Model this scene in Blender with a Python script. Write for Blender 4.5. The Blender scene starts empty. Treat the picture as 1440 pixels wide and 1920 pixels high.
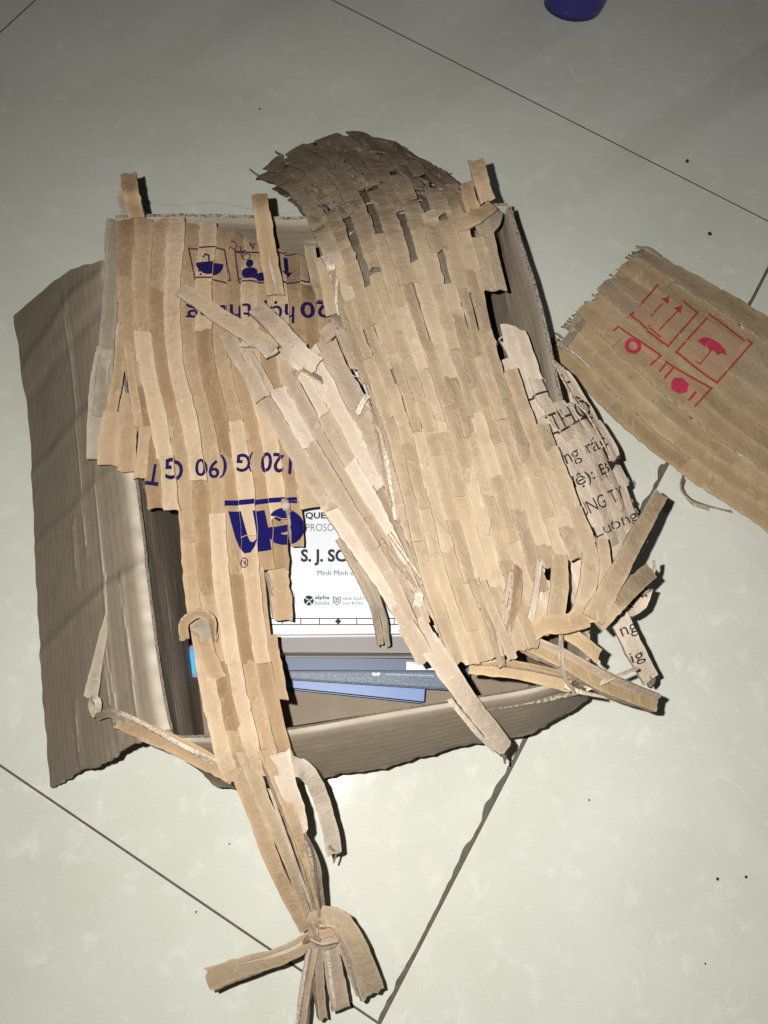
import bpy, bmesh, math, random
from mathutils import Vector, Matrix, noise
random.seed(7)
sc = bpy.context.scene

# ------------------------------------------------------------ camera
H = 0.62                      # lens height above the tiles (metres)
FPX = 1450.0                  # focal length in photo pixels (1440 x 1920)
PP = (720.0, 960.0)
NAD = (625.0, 1450.0)         # photo pixel straight below the lens
_d = Vector(((NAD[0]-PP[0])/FPX, -(NAD[1]-PP[1])/FPX, -1.0)).normalized()
_wz = -_d
_wx = (Vector((1, 0, 0)) - _wz*_wz.x).normalized()
_wy = _wz.cross(_wx)
RM = Matrix((_wx, _wy, _wz))  # camera space -> world space
cam_d = bpy.data.cameras.new('camera')
cam = bpy.data.objects.new('camera', cam_d)
sc.collection.objects.link(cam)
cam.matrix_world = Matrix.Translation((0, 0, H)) @ RM.to_4x4()
cam_d.sensor_fit = 'VERTICAL'; cam_d.sensor_height = 24.0; cam_d.sensor_width = 18.0
cam_d.lens = 24.0*FPX/1920.0
cam_d.clip_start = 0.01; cam_d.clip_end = 50
sc.camera = cam

def W(px, py, z):
    r = RM @ Vector(((px-PP[0])/FPX, -(py-PP[1])/FPX, -1.0))
    t = (z-H)/r.z
    return Vector((r.x*t, r.y*t, z))

# ------------------------------------------------------------ light
FLASH_POWER = 5.3
wd = bpy.data.worlds.new('World'); sc.world = wd; wd.use_nodes = True
wd.node_tree.nodes['Background'].inputs[0].default_value = (0.75, 0.85, 0.8, 1)
wd.node_tree.nodes['Background'].inputs[1].default_value = 0.016
ld = bpy.data.lights.new('flash_lamp', 'AREA'); ld.energy = FLASH_POWER
ld.shape = 'DISK'; ld.size = 0.006; ld.color = (1.0, 0.965, 0.90)
fl = bpy.data.objects.new('flash_lamp', ld); sc.collection.objects.link(fl)
fl.location = (-0.028, 0.014, H+0.002)
fl.rotation_euler = (math.radians(8), math.radians(-20), 0)
lr = bpy.data.lights.new('room_lamp', 'AREA'); lr.energy = 11.0; lr.shape = 'RECTANGLE'
lr.size = 0.25; lr.size_y = 0.12; lr.color = (0.88, 0.97, 1.0)
ro = bpy.data.objects.new('room_lamp', lr); sc.collection.objects.link(ro)
ro.location = (3.4, 3.6, 2.6)
ro.rotation_euler = (Vector((0, 0.8, 0))-ro.location).to_track_quat('-Z', 'Y').to_euler()
sc.view_settings.view_transform = 'Standard'; sc.view_settings.look = 'None'
sc.view_settings.exposure = 0; sc.view_settings.gamma = 1

# ------------------------------------------------------------ materials
def srgb(r, g, b):
    return tuple(((c/255)/12.92 if c/255 < .04045 else ((c/255+.055)/1.055)**2.4) for c in (r, g, b))

def newmat(name):
    m = bpy.data.materials.new(name); m.use_nodes = True
    nt = m.node_tree; n = nt.nodes
    return m, nt, n['Principled BSDF']

def N(nt, t, **kw):
    n = nt.nodes.new(t)
    for k, v in kw.items():
        if k.startswith('i_'):
            key = k[2:]
            n.inputs[int(key) if key.isdigit() else key].default_value = v
        else: setattr(n, k, v)
    return n

def ramp(nt, fac, a, b, c0=(0, 0, 0, 1), c1=(1, 1, 1, 1)):
    r = nt.nodes.new('ShaderNodeValToRGB')
    r.color_ramp.elements[0].position = a; r.color_ramp.elements[1].position = b
    r.color_ramp.elements[0].color = c0; r.color_ramp.elements[1].color = c1
    nt.links.new(fac, r.inputs[0]); return r.outputs[0]

def mixc(nt, fac, A, B, mode='MIX'):
    m = nt.nodes.new('ShaderNodeMix'); m.data_type = 'RGBA'; m.blend_type = mode
    for sock, v in ((m.inputs[0], fac), (m.inputs[6], A), (m.inputs[7], B)):
        if hasattr(v, 'is_linked'): nt.links.new(v, sock)
        elif isinstance(v, (int, float)): sock.default_value = v
        else: sock.default_value = (*v[:3], 1)
    return m.outputs[2]

def paper(name, dark, light, grain=1.0, var=.42, wear_hilite=None, rough=.85, stain=.45, bump=.5, wfib=(.3, .6), big=.7, flute=0):
    """kraft paper: fibres along the strip, cloudy tone, dark stains, per-piece tone"""
    m, nt, b = newmat(name); L = nt.links.new
    tc = N(nt, 'ShaderNodeTexCoord'); oi = N(nt, 'ShaderNodeObjectInfo')
    mp = N(nt, 'ShaderNodeMapping'); mp.inputs['Scale'].default_value = (900, 90, 1)
    L(tc.outputs['UV'], mp.inputs[0])
    fib = N(nt, 'ShaderNodeTexNoise', i_Scale=1.0, i_Detail=4.0, i_Roughness=.6); L(mp.outputs[0], fib.inputs['Vector'])
    cl = N(nt, 'ShaderNodeTexNoise', i_Scale=38.0, i_Detail=5.0, i_Roughness=.6)
    addv = N(nt, 'ShaderNodeVectorMath', operation='ADD')
    L(tc.outputs['Object'], addv.inputs[0]); L(oi.outputs['Random'], addv.inputs[1]); L(addv.outputs[0], cl.inputs['Vector'])
    fine = N(nt, 'ShaderNodeTexNoise', i_Scale=1100.0, i_Detail=3.0); L(tc.outputs['Object'], fine.inputs['Vector'])
    a1 = N(nt, 'ShaderNodeMath', operation='MULTIPLY_ADD'); a1.inputs[1].default_value = var; L(oi.outputs['Random'], a1.inputs[0])
    a1.inputs[2].default_value = .5-var/2
    a2 = N(nt, 'ShaderNodeMath', operation='MULTIPLY_ADD'); a2.inputs[1].default_value = .9; L(cl.outputs[0], a2.inputs[0])
    s = N(nt, 'ShaderNodeMath', operation='SUBTRACT'); s.inputs[1].default_value = .45; L(a1.outputs[0], s.inputs[0]); L(s.outputs[0], a2.inputs[2])
    a3 = N(nt, 'ShaderNodeMath', operation='MULTIPLY_ADD'); a3.inputs[1].default_value = .35*grain; L(fib.outputs[0], a3.inputs[0])
    s2 = N(nt, 'ShaderNodeMath', operation='SUBTRACT'); s2.inputs[1].default_value = .175*grain; L(a2.outputs[0], s2.inputs[0]); L(s2.outputs[0], a3.inputs[2])
    a3.use_clamp = True
    col = mixc(nt, a3.outputs[0], dark, light)
    st = N(nt, 'ShaderNodeTexNoise', i_Scale=75.0, i_Detail=6.0, i_Roughness=.7); L(addv.outputs[0], st.inputs['Vector'])
    sf = ramp(nt, st.outputs[0], .56, .78)
    sm = N(nt, 'ShaderNodeMath', operation='MULTIPLY'); sm.inputs[1].default_value = stain; L(sf, sm.inputs[0])
    col = mixc(nt, sm.outputs[0], col, tuple(c*.45 for c in dark))
    sp = ramp(nt, fine.outputs[0], .66, .76)
    spm = N(nt, 'ShaderNodeMath', operation='MULTIPLY'); spm.inputs[1].default_value = .22; L(sp, spm.inputs[0])
    col = mixc(nt, spm.outputs[0], col, tuple(min(1, c*1.5) for c in light))
    at = N(nt, 'ShaderNodeAttribute'); at.attribute_name = 'wear_hilite'  # pale mix for worn edges and painted crease highlights
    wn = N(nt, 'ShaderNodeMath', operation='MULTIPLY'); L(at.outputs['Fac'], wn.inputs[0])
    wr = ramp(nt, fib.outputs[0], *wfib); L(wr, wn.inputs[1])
    col = mixc(nt, wn.outputs[0], col, wear_hilite or tuple(min(1, c*1.45) for c in light))
    ck = N(nt, 'ShaderNodeTexNoise', i_Scale=46.0, i_Detail=3.0, i_Roughness=.5, i_Distortion=.6)
    mp2 = N(nt, 'ShaderNodeMapping'); mp2.inputs['Scale'].default_value = (1.0, .55, 1); L(addv.outputs[0], mp2.inputs[0]); L(mp2.outputs[0], ck.inputs['Vector'])
    sb = N(nt, 'ShaderNodeMath', operation='SUBTRACT'); sb.inputs[1].default_value = .5; L(ck.outputs[0], sb.inputs[0])
    ab = N(nt, 'ShaderNodeMath', operation='ABSOLUTE'); L(sb.outputs[0], ab.inputs[0])
    ckl = ramp(nt, ab.outputs[0], .0, .012, (1, 1, 1, 1), (0, 0, 0, 1))
    gate = N(nt, 'ShaderNodeMath', operation='MULTIPLY'); L(ckl, gate.inputs[0]); L(ramp(nt, st.outputs[0], .45, .6), gate.inputs[1])
    gm = N(nt, 'ShaderNodeMath', operation='MULTIPLY'); gm.inputs[1].default_value = .40*grain; L(gate.outputs[0], gm.inputs[0])
    col = mixc(nt, gm.outputs[0], col, tuple(min(1, c*1.5) for c in light))
    L(col, b.inputs['Base Color'])
    b.inputs['Roughness'].default_value = rough
    b.inputs['Specular IOR Level'].default_value = .25
    bs = N(nt, 'ShaderNodeMath', operation='MULTIPLY_ADD'); bs.inputs[1].default_value = .5
    L(fine.outputs[0], bs.inputs[0]); L(fib.outputs[0], bs.inputs[2])
    b1 = N(nt, 'ShaderNodeBump', i_Strength=bump, i_Distance=.0004); L(bs.outputs[0], b1.inputs['Height'])
    b2 = N(nt, 'ShaderNodeBump', i_Strength=big, i_Distance=.003); L(st.outputs[0], b2.inputs['Height']); L(b1.outputs[0], b2.inputs['Normal'])
    if flute:
        wv = N(nt, 'ShaderNodeTexWave', i_Scale=45.0, i_Distortion=.8); wv.bands_direction = 'X'
        wv.inputs['Detail Scale'].default_value = .4; L(tc.outputs['UV'], wv.inputs['Vector'])
        b3 = N(nt, 'ShaderNodeBump', i_Strength=flute, i_Distance=.001); L(wv.outputs[1], b3.inputs['Height']); L(b2.outputs[0], b3.inputs['Normal'])
        L(b3.outputs[0], b.inputs['Normal'])
    else:
        L(b2.outputs[0], b.inputs['Normal'])
    return m

def edge_mat(name, dark, light):
    m, nt, b = newmat(name); L = nt.links.new
    tc = N(nt, 'ShaderNodeTexCoord')
    mp = N(nt, 'ShaderNodeMapping'); mp.inputs['Scale'].default_value = (500, 500, 2600); L(tc.outputs['Object'], mp.inputs[0])
    n = N(nt, 'ShaderNodeTexNoise', i_Scale=1.0, i_Detail=3.0); L(mp.outputs[0], n.inputs['Vector'])
    L(mixc(nt, ramp(nt, n.outputs[0], .38, .62), dark, light), b.inputs['Base Color'])
    b.inputs['Roughness'].default_value = .95; b.inputs['Specular IOR Level'].default_value = .1
    return m

def ink(name, col, alpha_noise=.25, under=None, rough=.8):
    m, nt, b = newmat(name); L = nt.links.new
    tc = N(nt, 'ShaderNodeTexCoord')
    n = N(nt, 'ShaderNodeTexNoise', i_Scale=420.0, i_Detail=5.0, i_Roughness=.75); L(tc.outputs['Object'], n.inputs['Vector'])
    f = ramp(nt, n.outputs[0], .52, .74)
    mm = N(nt, 'ShaderNodeMath', operation='MULTIPLY'); mm.inputs[1].default_value = alpha_noise; L(f, mm.inputs[0])
    L(mixc(nt, mm.outputs[0], col, under or col), b.inputs['Base Color'])
    b.inputs['Roughness'].default_value = rough; b.inputs['Specular IOR Level'].default_value = .08
    return m

def plain(name, col, rough=.5, spec=.5, nscale=300, amp=.12):
    m, nt, b = newmat(name); L = nt.links.new
    tc = N(nt, 'ShaderNodeTexCoord'); n = N(nt, 'ShaderNodeTexNoise', i_Scale=float(nscale), i_Detail=4.0); L(tc.outputs['Object'], n.inputs['Vector'])
    L(mixc(nt, n.outputs[0], tuple(c*(1-amp) for c in col), tuple(min(1, c*(1+amp)) for c in col)), b.inputs['Base Color'])
    b.inputs['Roughness'].default_value = rough; b.inputs['Specular IOR Level'].default_value = spec
    return m

M = {}
M['kraftA'] = paper('kraft_orange', (.25, .162, .090), (.42, .308, .200))
M['kraftA2'] = paper('kraft_orange_lit', (.33, .235, .145), (.50, .385, .27))  # lighter copy for raised strips, the light they catch put into the colour
M['kraftA3'] = paper('kraft_orange_darker', (.20, .125, .066), (.35, .245, .15))  # darker copy for lower strips, their shade put into the colour
M['kraftB2'] = paper('kraft_tan_lighter', (.33, .25, .165), (.48, .385, .275))  # lighter tan for scattered strips
M['kraftB'] = paper('kraft_tan', (.27, .195, .122), (.425, .335, .232))
M['pinkC'] = paper('kraft_pinkish_grey', (0.274, 0.204, 0.144), (0.429, 0.344, 0.266), var=.4)
M['pinkD'] = paper('kraft_pale_pink', (.41, .335, .26), (.55, .465, .385), var=.3, stain=.1)
M['kraftE'] = paper('kraft_dirty', (0.27, 0.185, 0.10), (0.47, 0.355, 0.22), stain=.5)
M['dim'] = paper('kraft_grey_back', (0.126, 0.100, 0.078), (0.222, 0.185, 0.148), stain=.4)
M['pale'] = paper('kraft_cream', (0.370, 0.296, 0.222), (0.518, 0.444, 0.363), stain=.2)
M['greyside'] = paper('board_grey', (0.195, 0.163, 0.122), (0.36, 0.31, 0.245), stain=.3)
M['box'] = paper('box_board', (.215, .17, .125), (.31, .258, .20), grain=.5, var=0, wear_hilite=(.55, .50, .42), stain=.2, bump=.25, wfib=(.15, .4), big=.22, flute=.10)
M['edge'] = edge_mat('torn_board_edge', (.20, .145, .095), (.50, .41, .31))
M['edge_dark'] = edge_mat('shaded_board_edge', (.07, .05, .035), (.22, .17, .12))  # darker copy of the torn edge, shade of the far curl put into colour
M['fluff'] = edge_mat('torn_paper_fluff', (.38, .32, .25), (.66, .59, .50))
M['boxedge'] = edge_mat('box_board_edge', (.12, .10, .08), (.4, .34, .27))
M['ink_blue'] = ink('violet_blue_ink', (.011, .007, .062), .3, (.09, .06, .10))
M['ink_logo'] = ink('deep_blue_ink', (.006, .005, .075), .1, (.03, .03, .09))
M['ink_dark'] = ink('brown_black_ink', (.035, .025, .024), .3, (.2, .15, .12))
M['ink_purple'] = ink('purple_brown_ink', (.06, .025, .05), .4, (.3, .2, .14))
M['ink_red'] = ink('red_ink', (.38, .055, .035), .7, (.4, .2, .12), .8)
M['ink_pink'] = ink('crimson_ink', (.47, .04, .085), .3, (.42, .2, .14), .8)
M['ink_black'] = ink('grey_black_print', (.03, .033, .04), .1, (.1, .1, .1))
M['tint_red'] = ink('pink_ink_haze', (.43, .275, .175), .9, (.39, .28, .17), .9)
M['tint_red'].diffuse_color = (.5, .25, .17, 1)

# ------------------------------------------------------------ object helpers
def link(o, parent=None):
    sc.collection.objects.link(o)
    if parent: o.parent = parent
    return o

def empty(name, label=None, cat=None, kind=None, loc=(0, 0, 0)):
    o = bpy.data.objects.new(name, None); o.empty_display_size = .02
    o.location = loc
    link(o)
    if label: o['label'] = label
    if cat: o['category'] = cat
    if kind: o['kind'] = kind
    return o

def mesh_obj(name, verts, faces, mats, fm=None, parent=None, uv=None, wear_hilite=None, smooth=True):
    me = bpy.data.meshes.new(name)
    org = parent_loc(parent)
    me.from_pydata([Vector(v)-org for v in verts], [], faces)
    for m in mats: me.materials.append(m)
    if fm: me.polygons.foreach_set('material_index', fm)
    if uv:
        l = me.uv_layers.new(name='UVMap')
        for lp in me.loops: l.data[lp.index].uv = uv[lp.vertex_index]
    if wear_hilite:
        a = me.attributes.new('wear_hilite', 'FLOAT', 'POINT'); a.data.foreach_set('value', wear_hilite)
    if smooth:
        me.polygons.foreach_set('use_smooth', [True]*len(me.polygons))
    me.update()
    o = bpy.data.objects.new(name, me)
    return link(o, parent)

def parent_loc(p):
    v = Vector((0, 0, 0))
    while p is not None:
        v = v+p.location; p = p.parent
    return v

def slab(name, P, nu, nv, th, mats, parent, wear_hilite_f=None, thf=None):
    """closed slab whose top follows P(u,v); returns object and its top grid"""
    top = [[P(i/nu, j/nv) for i in range(nu+1)] for j in range(nv+1)]
    nr = []
    for j in range(nv+1):
        row = []
        for i in range(nu+1):
            a = top[j][min(i+1, nu)]-top[j][max(i-1, 0)]; b = top[min(j+1, nv)][i]-top[max(j-1, 0)][i]
            n = a.cross(b)
            n = n.normalized() if n.length > 1e-12 else Vector((0, 0, 1))
            row.append(n)
        nr.append(row)
    mid = nr[nv//2][nu//2]
    flip = mid.z < 0
    if flip: nr = [[-n for n in r] for r in nr]
    verts, uv, wear_hilite = [], [], []
    cx = [0.0]
    for i in range(nu): cx.append(cx[-1]+(top[nv//2][i+1]-top[nv//2][i]).length)
    cy = [0.0]
    for j in range(nv): cy.append(cy[-1]+(top[j+1][nu//2]-top[j][nu//2]).length)
    off = random.random()*3
    for k in range(2):
        for j in range(nv+1):
            for i in range(nu+1):
                t = th*(thf(i/nu, j/nv) if thf else 1)
                verts.append(top[j][i]-nr[j][i]*(t*k)); uv.append((cx[i]+off, cy[j]+off))
                wear_hilite.append(wear_hilite_f(i/nu, j/nv) if (wear_hilite_f and k == 0) else 0.0)
    n1 = (nu+1)*(nv+1); faces, fm = [], []
    I = lambda i, j, k: k*n1+j*(nu+1)+i
    for j in range(nv):
        for i in range(nu):
            a = (I(i, j, 0), I(i+1, j, 0), I(i+1, j+1, 0), I(i, j+1, 0))
            b = (I(i, j, 1), I(i, j+1, 1), I(i+1, j+1, 1), I(i+1, j, 1))
            if flip: a = a[::-1]; b = b[::-1]
            faces += [a, b]; fm += [0, 0]
    # side walls get their own vertices so that edges stay crisp
    def side(seq):
        for (a, b) in zip(seq[:-1], seq[1:]):
            base = len(verts)
            for (i, j, k) in ((a[0], a[1], 0), (b[0], b[1], 0), (b[0], b[1], 1), (a[0], a[1], 1)):
                verts.append(verts[I(i, j, k)]); uv.append(uv[I(i, j, k)]); wear_hilite.append(0.0)
            f = (base+3, base+2, base+1, base)
            faces.append(f if not flip else f[::-1]); fm.append(1)
    side([(i, 0) for i in range(nu+1)][::1])
    side([(nu, j) for j in range(nv+1)])
    side([(i, nv) for i in range(nu, -1, -1)])
    side([(0, j) for j in range(nv, -1, -1)])
    o = mesh_obj(name, verts, faces, mats, fm, parent, uv, wear_hilite)
    return o, top, nr

def cr(p0, p1, p2, p3, t):
    return ((p1*2)+(p2-p0)*t+(p0*2-p1*5+p2*4-p3)*(t*t)+(p1*3-p0-p2*3+p3)*(t*t*t))*0.5

def spl(pts, t):
    n = len(pts)-1
    t = min(max(t, 0), 1)*n; i = min(int(t), n-1); f = t-i
    g = lambda k: pts[k] if 0 <= k <= n else (pts[0]*2-pts[1] if k < 0 else pts[n]*2-pts[n-1])
    return cr(g(i-1), g(i), g(i+1), g(i+2), f)

class Sheet:
    """a bent sheet of board: rows of (photo x, photo y, height) anchors joined by splines"""
    def __init__(s, rows):
        s.rows = [[Vector(p) for p in r] for r in rows]
    def img(s, u, v):
        if u < 0: return s.img(0, v)+(s.img(0, v)-s.img(.03, v))*(-u/.03)
        if u > 1: return s.img(1, v)+(s.img(1, v)-s.img(.97, v))*((u-1)/.03)
        if v < 0: return s.img(u, 0)+(s.img(u, 0)-s.img(u, .02))*(-v/.02)
        if v > 1: return s.img(u, 1)+(s.img(u, 1)-s.img(u, .98))*((v-1)/.02)
        return spl([spl(r, u) if len(r) > 2 else r[0].lerp(r[1], u) for r in s.rows], v)
    def world(s, u, v):
        p = s.img(u, v); return W(p.x, p.y, p.z)
    def frame(s, u, v):
        e = .004
        p = s.world(u, v); a = s.world(u+e, v)-s.world(u-e, v); b = s.world(u, v+e)-s.world(u, v-e)
        n = a.cross(b).normalized()
        return p, (n if n.z > 0 else -n)
    def inv(s, px, py):
        if not hasattr(s, 'tab'):
            s.tab = [(i/20, j/40, s.img(i/20, j/40)) for i in range(-3, 24) for j in range(41)]
        u, v, q = min(s.tab, key=lambda t: (t[2].x-px)**2+(t[2].y-py)**2)
        for _ in range(5):
            q = s.img(u, v); e = 1e-3
            du = (s.img(u+e, v)-q)/e; dv = (s.img(u, v+e)-q)/e
            det = du.x*dv.y-du.y*dv.x
            if abs(det) < 1e-6: break
            rx, ry = px-q.x, py-q.y
            u += (rx*dv.y-ry*dv.x)/det; v += (du.x*ry-du.y*rx)/det
        return u, v

def brick(sheet, u0, u1, v0, v1, parent, mat, th=.0013, l0=0., l1=0., lift=0., nu=3, nv=8, torn=1.0, edge=None,
          taper=(1, 1), wearends=.0, name='strip', dip=(0, 0), buck=.0006):
    sd = random.random()*100
    uw = u1-u0
    lim = torn*.035*uw
    def P(u, v):
        vv = v0+(v1-v0)*v
        w = taper[0]+(taper[1]-taper[0])*v
        uu = .5+(u-.5)*w
        U = u0+uw*uu
        if u in (0, 1): U += lim*(noise.noise(Vector((sd+u*9, v*nv*.9, 0)))*2.4+noise.noise(Vector((sd+u*9, v*3.1, 7)))*2.2)
        if v in (0, 1): vv += torn*.0035*noise.noise(Vector((sd+u*3.7, v*5, 2)))*1.6
        p, n = sheet.frame(U, vv)
        h = lift+l0*(1-u)+l1*u+buck*noise.noise(Vector((sd, u*1.3, v*2.5)))*2
        h += dip[0]*max(0, 1-v*5)**2+dip[1]*max(0, 1-(1-v)*5)**2
        return p+n*h
    wf = None
    o, top, nr = slab(name, P, nu, nv, th, [mat, edge or M['edge']], parent,
                      (lambda u, v: max(0, 1-min(u, 1-u)*8)*.4+wearends*(1-min(v, 1-v)*8 if min(v, 1-v) < .125 else 0)))
    return dict(o=o, top=top, nr=nr, u0=u0, u1=u1, v0=v0, v1=v1, nu=nu, nv=nv, taper=taper)

def mpp(px, py, z):
    return (W(px+1, py, z)-W(px, py, z)).length

def ribbon(pts, w, parent, mat, th=.0014, roll=0., roll1=None, nv=None, nu=3, w1=None, arch=0., torn=1., edge=None,
           name='strip', wear_hilite_f=None, extra=None):
    """a strip along photo anchors (x, y, height), w photo pixels wide"""
    C = [W(*p) for p in pts]
    k = mpp(pts[0][0], pts[0][1], pts[0][2])
    sd = random.random()*100
    roll1 = roll if roll1 is None else roll1; w1 = w if w1 is None else w1
    L = sum((C[i+1]-C[i]).length for i in range(len(C)-1))
    nv = nv or max(8, int(L/.0035))
    def P(u, v):
        c = spl(C, v); t = (spl(C, min(1, v+.01))-spl(C, max(0, v-.01))).normalized()
        s = Vector((t.y, -t.x, 0))
        if s.length < 1e-4: s = Vector((1, 0, 0))
        s.normalize(); s = -s if False else s
        n = s.cross(t); n = n if n.z > 0 else -n
        r = roll+(roll1-roll)*v
        sv = s*math.cos(r)+n*math.sin(r); nn = n*math.cos(r)-s*math.sin(r)
        ww = (w+(w1-w)*v)*k
        uu = u-.5
        if u in (0, 1): uu += torn*(.07*noise.noise(Vector((sd+u*7, v*nv*.8, 1)))+.05*noise.noise(Vector((sd+u*7, v*L*45, 5))))
        p = c+sv*(ww*uu)+nn*(arch*(1-4*(u-.5)**2))
        if v in (0, 1): p += t*(torn*.0025*noise.noise(Vector((sd+u*4.1, v*3, 5))))
        p += nn*(.0011*noise.noise(Vector((sd, u*1.2, v*L*60))))
        if extra: p += extra(u, v, sv, nn, t)
        return p
    o, top, nr = slab(name, P, nu, nv, th, [mat, edge or M['edge']], parent,
                      wear_hilite_f or (lambda u, v: max(0, 1-min(u, 1-u)*8)*.4))
    return dict(o=o, top=top, nr=nr, nu=nu, nv=nv, P=P)

# ------------------------------------------------------------ lettering
def poly2d(polys):
    """list of convex/concave outlines in photo pixels -> (verts, faces)"""
    v, f = [], []
    for p in polys:
        b = len(v); v += [tuple(q) for q in p]; f.append(tuple(range(b, b+len(p))))
    return v, f

def text2d(body, cx, cy, w, h, rot=0., bold=0., shear=0.):
    """built-in font text as flat mesh, fitted to w x h photo pixels round (cx, cy), rot degrees anticlockwise"""
    c = bpy.data.curves.new('t', 'FONT'); c.body = body; c.offset = bold; c.shear = shear
    c.resolution_u = 3; c.fill_mode = 'FRONT'
    o = bpy.data.objects.new('t', c); sc.collection.objects.link(o)
    bpy.context.view_layer.update()
    me = bpy.data.meshes.new_from_object(o.evaluated_get(bpy.context.evaluated_depsgraph_get()))
    vs = [v.co.copy() for v in me.vertices]; fs = [tuple(p.vertices) for p in me.polygons]
    bpy.data.objects.remove(o); bpy.data.curves.remove(c); bpy.data.meshes.remove(me)
    if not vs: return [], []
    x0 = min(v.x for v in vs); x1 = max(v.x for v in vs); y0 = min(v.y for v in vs); y1 = max(v.y for v in vs)
    a = math.radians(rot); out = []
    for v in vs:
        X = ((v.x-x0)/(x1-x0)-.5)*w; Y = ((v.y-y0)/(y1-y0)-.5)*h
        out.append((cx+X*math.cos(a)-Y*math.sin(a), cy-(X*math.sin(a)+Y*math.cos(a))))
    return out, fs

def line2d(pts, w, close=False):
    polys = []
    P = list(pts)+([pts[0]] if close else [])
    for a, b in zip(P[:-1], P[1:]):
        dx, dy = b[0]-a[0], b[1]-a[1]; l = math.hypot(dx, dy) or 1
        nx, ny = -dy/l*w/2, dx/l*w/2; ex, ey = dx/l*w/2, dy/l*w/2
        polys.append([(a[0]+nx-ex, a[1]+ny-ey), (b[0]+nx+ex, b[1]+ny+ey), (b[0]-nx+ex, b[1]-ny+ey), (a[0]-nx-ex, a[1]-ny-ey)])
    return poly2d(polys)

def disc2d(cx, cy, rx, ry=None, a0=0, a1=360, n=18, rot=0):
    ry = ry or rx; r = math.radians(rot); pts = []
    for i in range(n+1 if a1-a0 < 360 else n):
        a = math.radians(a0+(a1-a0)*i/n); x = rx*math.cos(a); y = -ry*math.sin(a)
        pts.append((cx+x*math.cos(r)+y*math.sin(r), cy-x*math.sin(r)+y*math.cos(r)))
    return poly2d([pts])

def print_on_bricks(sheet, bricks, art, mat, gap=.00022, skip=()):
    """cut flat art at every strip's edge and lay each piece on that strip's own surface"""
    vs, fs = art
    if not vs: return
    uvs = [sheet.inv(*v) for v in vs]
    U0 = min(u for u, v in uvs); U1 = max(u for u, v in uvs); V0 = min(v for u, v in uvs); V1 = max(v for u, v in uvs)
    for b in bricks:
        if b['u1'] < U0 or b['u0'] > U1 or b['v1'] < V0 or b['v0'] > V1: continue
        bm = bmesh.new()
        bv = []
        for (u, v) in uvs:
            lv = (v-b['v0'])/(b['v1']-b['v0']); lu = (u-b['u0'])/(b['u1']-b['u0'])
            w = b['taper'][0]+(b['taper'][1]-b['taper'][0])*min(max(lv, 0), 1)
            bv.append(bm.verts.new(((lu-.5)/w+.5, lv, 0)))
        for f in fs:
            try: bm.faces.new([bv[i] for i in f])
            except ValueError: pass
        bmesh.ops.triangulate(bm, faces=bm.faces[:])
        def cut(co, no, clear):
            g = bm.verts[:]+bm.edges[:]+bm.faces[:]
            bmesh.ops.bisect_plane(bm, geom=g, plane_co=co, plane_no=no, clear_outer=clear, dist=1e-6)
        e = .015
        cut((e, 0, 0), (-1, 0, 0), True); cut((1-e, 0, 0), (1, 0, 0), True)
        cut((0, .004, 0), (0, -1, 0), True); cut((0, .996, 0), (0, 1, 0), True)
        if not bm.faces: bm.free(); continue
        for i in range(1, b['nu']): cut((i/b['nu'], 0, 0), (1, 0, 0), False)
        vmin = min(v.co.y for v in bm.verts); vmax = max(v.co.y for v in bm.verts)
        for j in range(1, b['nv']):
            if vmin < j/b['nv'] < vmax: cut((0, j/b['nv'], 0), (0, 1, 0), False)
        emit(bm, b, mat, gap)

def emit(bm, b, mat, gap):
    nu, nv, top, nr = b['nu'], b['nv'], b['top'], b['nr']
    org = parent_loc(b['o'])
    for v in bm.verts:
        x = min(max(v.co.x, 0), 1)*nu; y = min(max(v.co.y, 0), 1)*nv
        i = min(int(x), nu-1); j = min(int(y), nv-1); fx, fy = x-i, y-j
        p = (top[j][i]*(1-fx)+top[j][i+1]*fx)*(1-fy)+(top[j+1][i]*(1-fx)+top[j+1][i+1]*fx)*fy
        n = (nr[j][i]*(1-fx)+nr[j][i+1]*fx)*(1-fy)+(nr[j+1][i]*(1-fx)+nr[j+1][i+1]*fx)*fy
        v.co = p+n.normalized()*gap-org
    bm.normal_update()
    me = bpy.data.meshes.new('print'); bm.to_mesh(me); bm.free(); me.materials.append(mat)
    link(bpy.data.objects.new('print', me), b['o'])

def flat_print(art, z, mat, parent, name='print', gap=.0003):
    vs, fs = art
    if not vs: return
    return mesh_obj(name, [W(x, y, z+gap) for x, y in vs], fs, [mat], None, parent, smooth=False)

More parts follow.
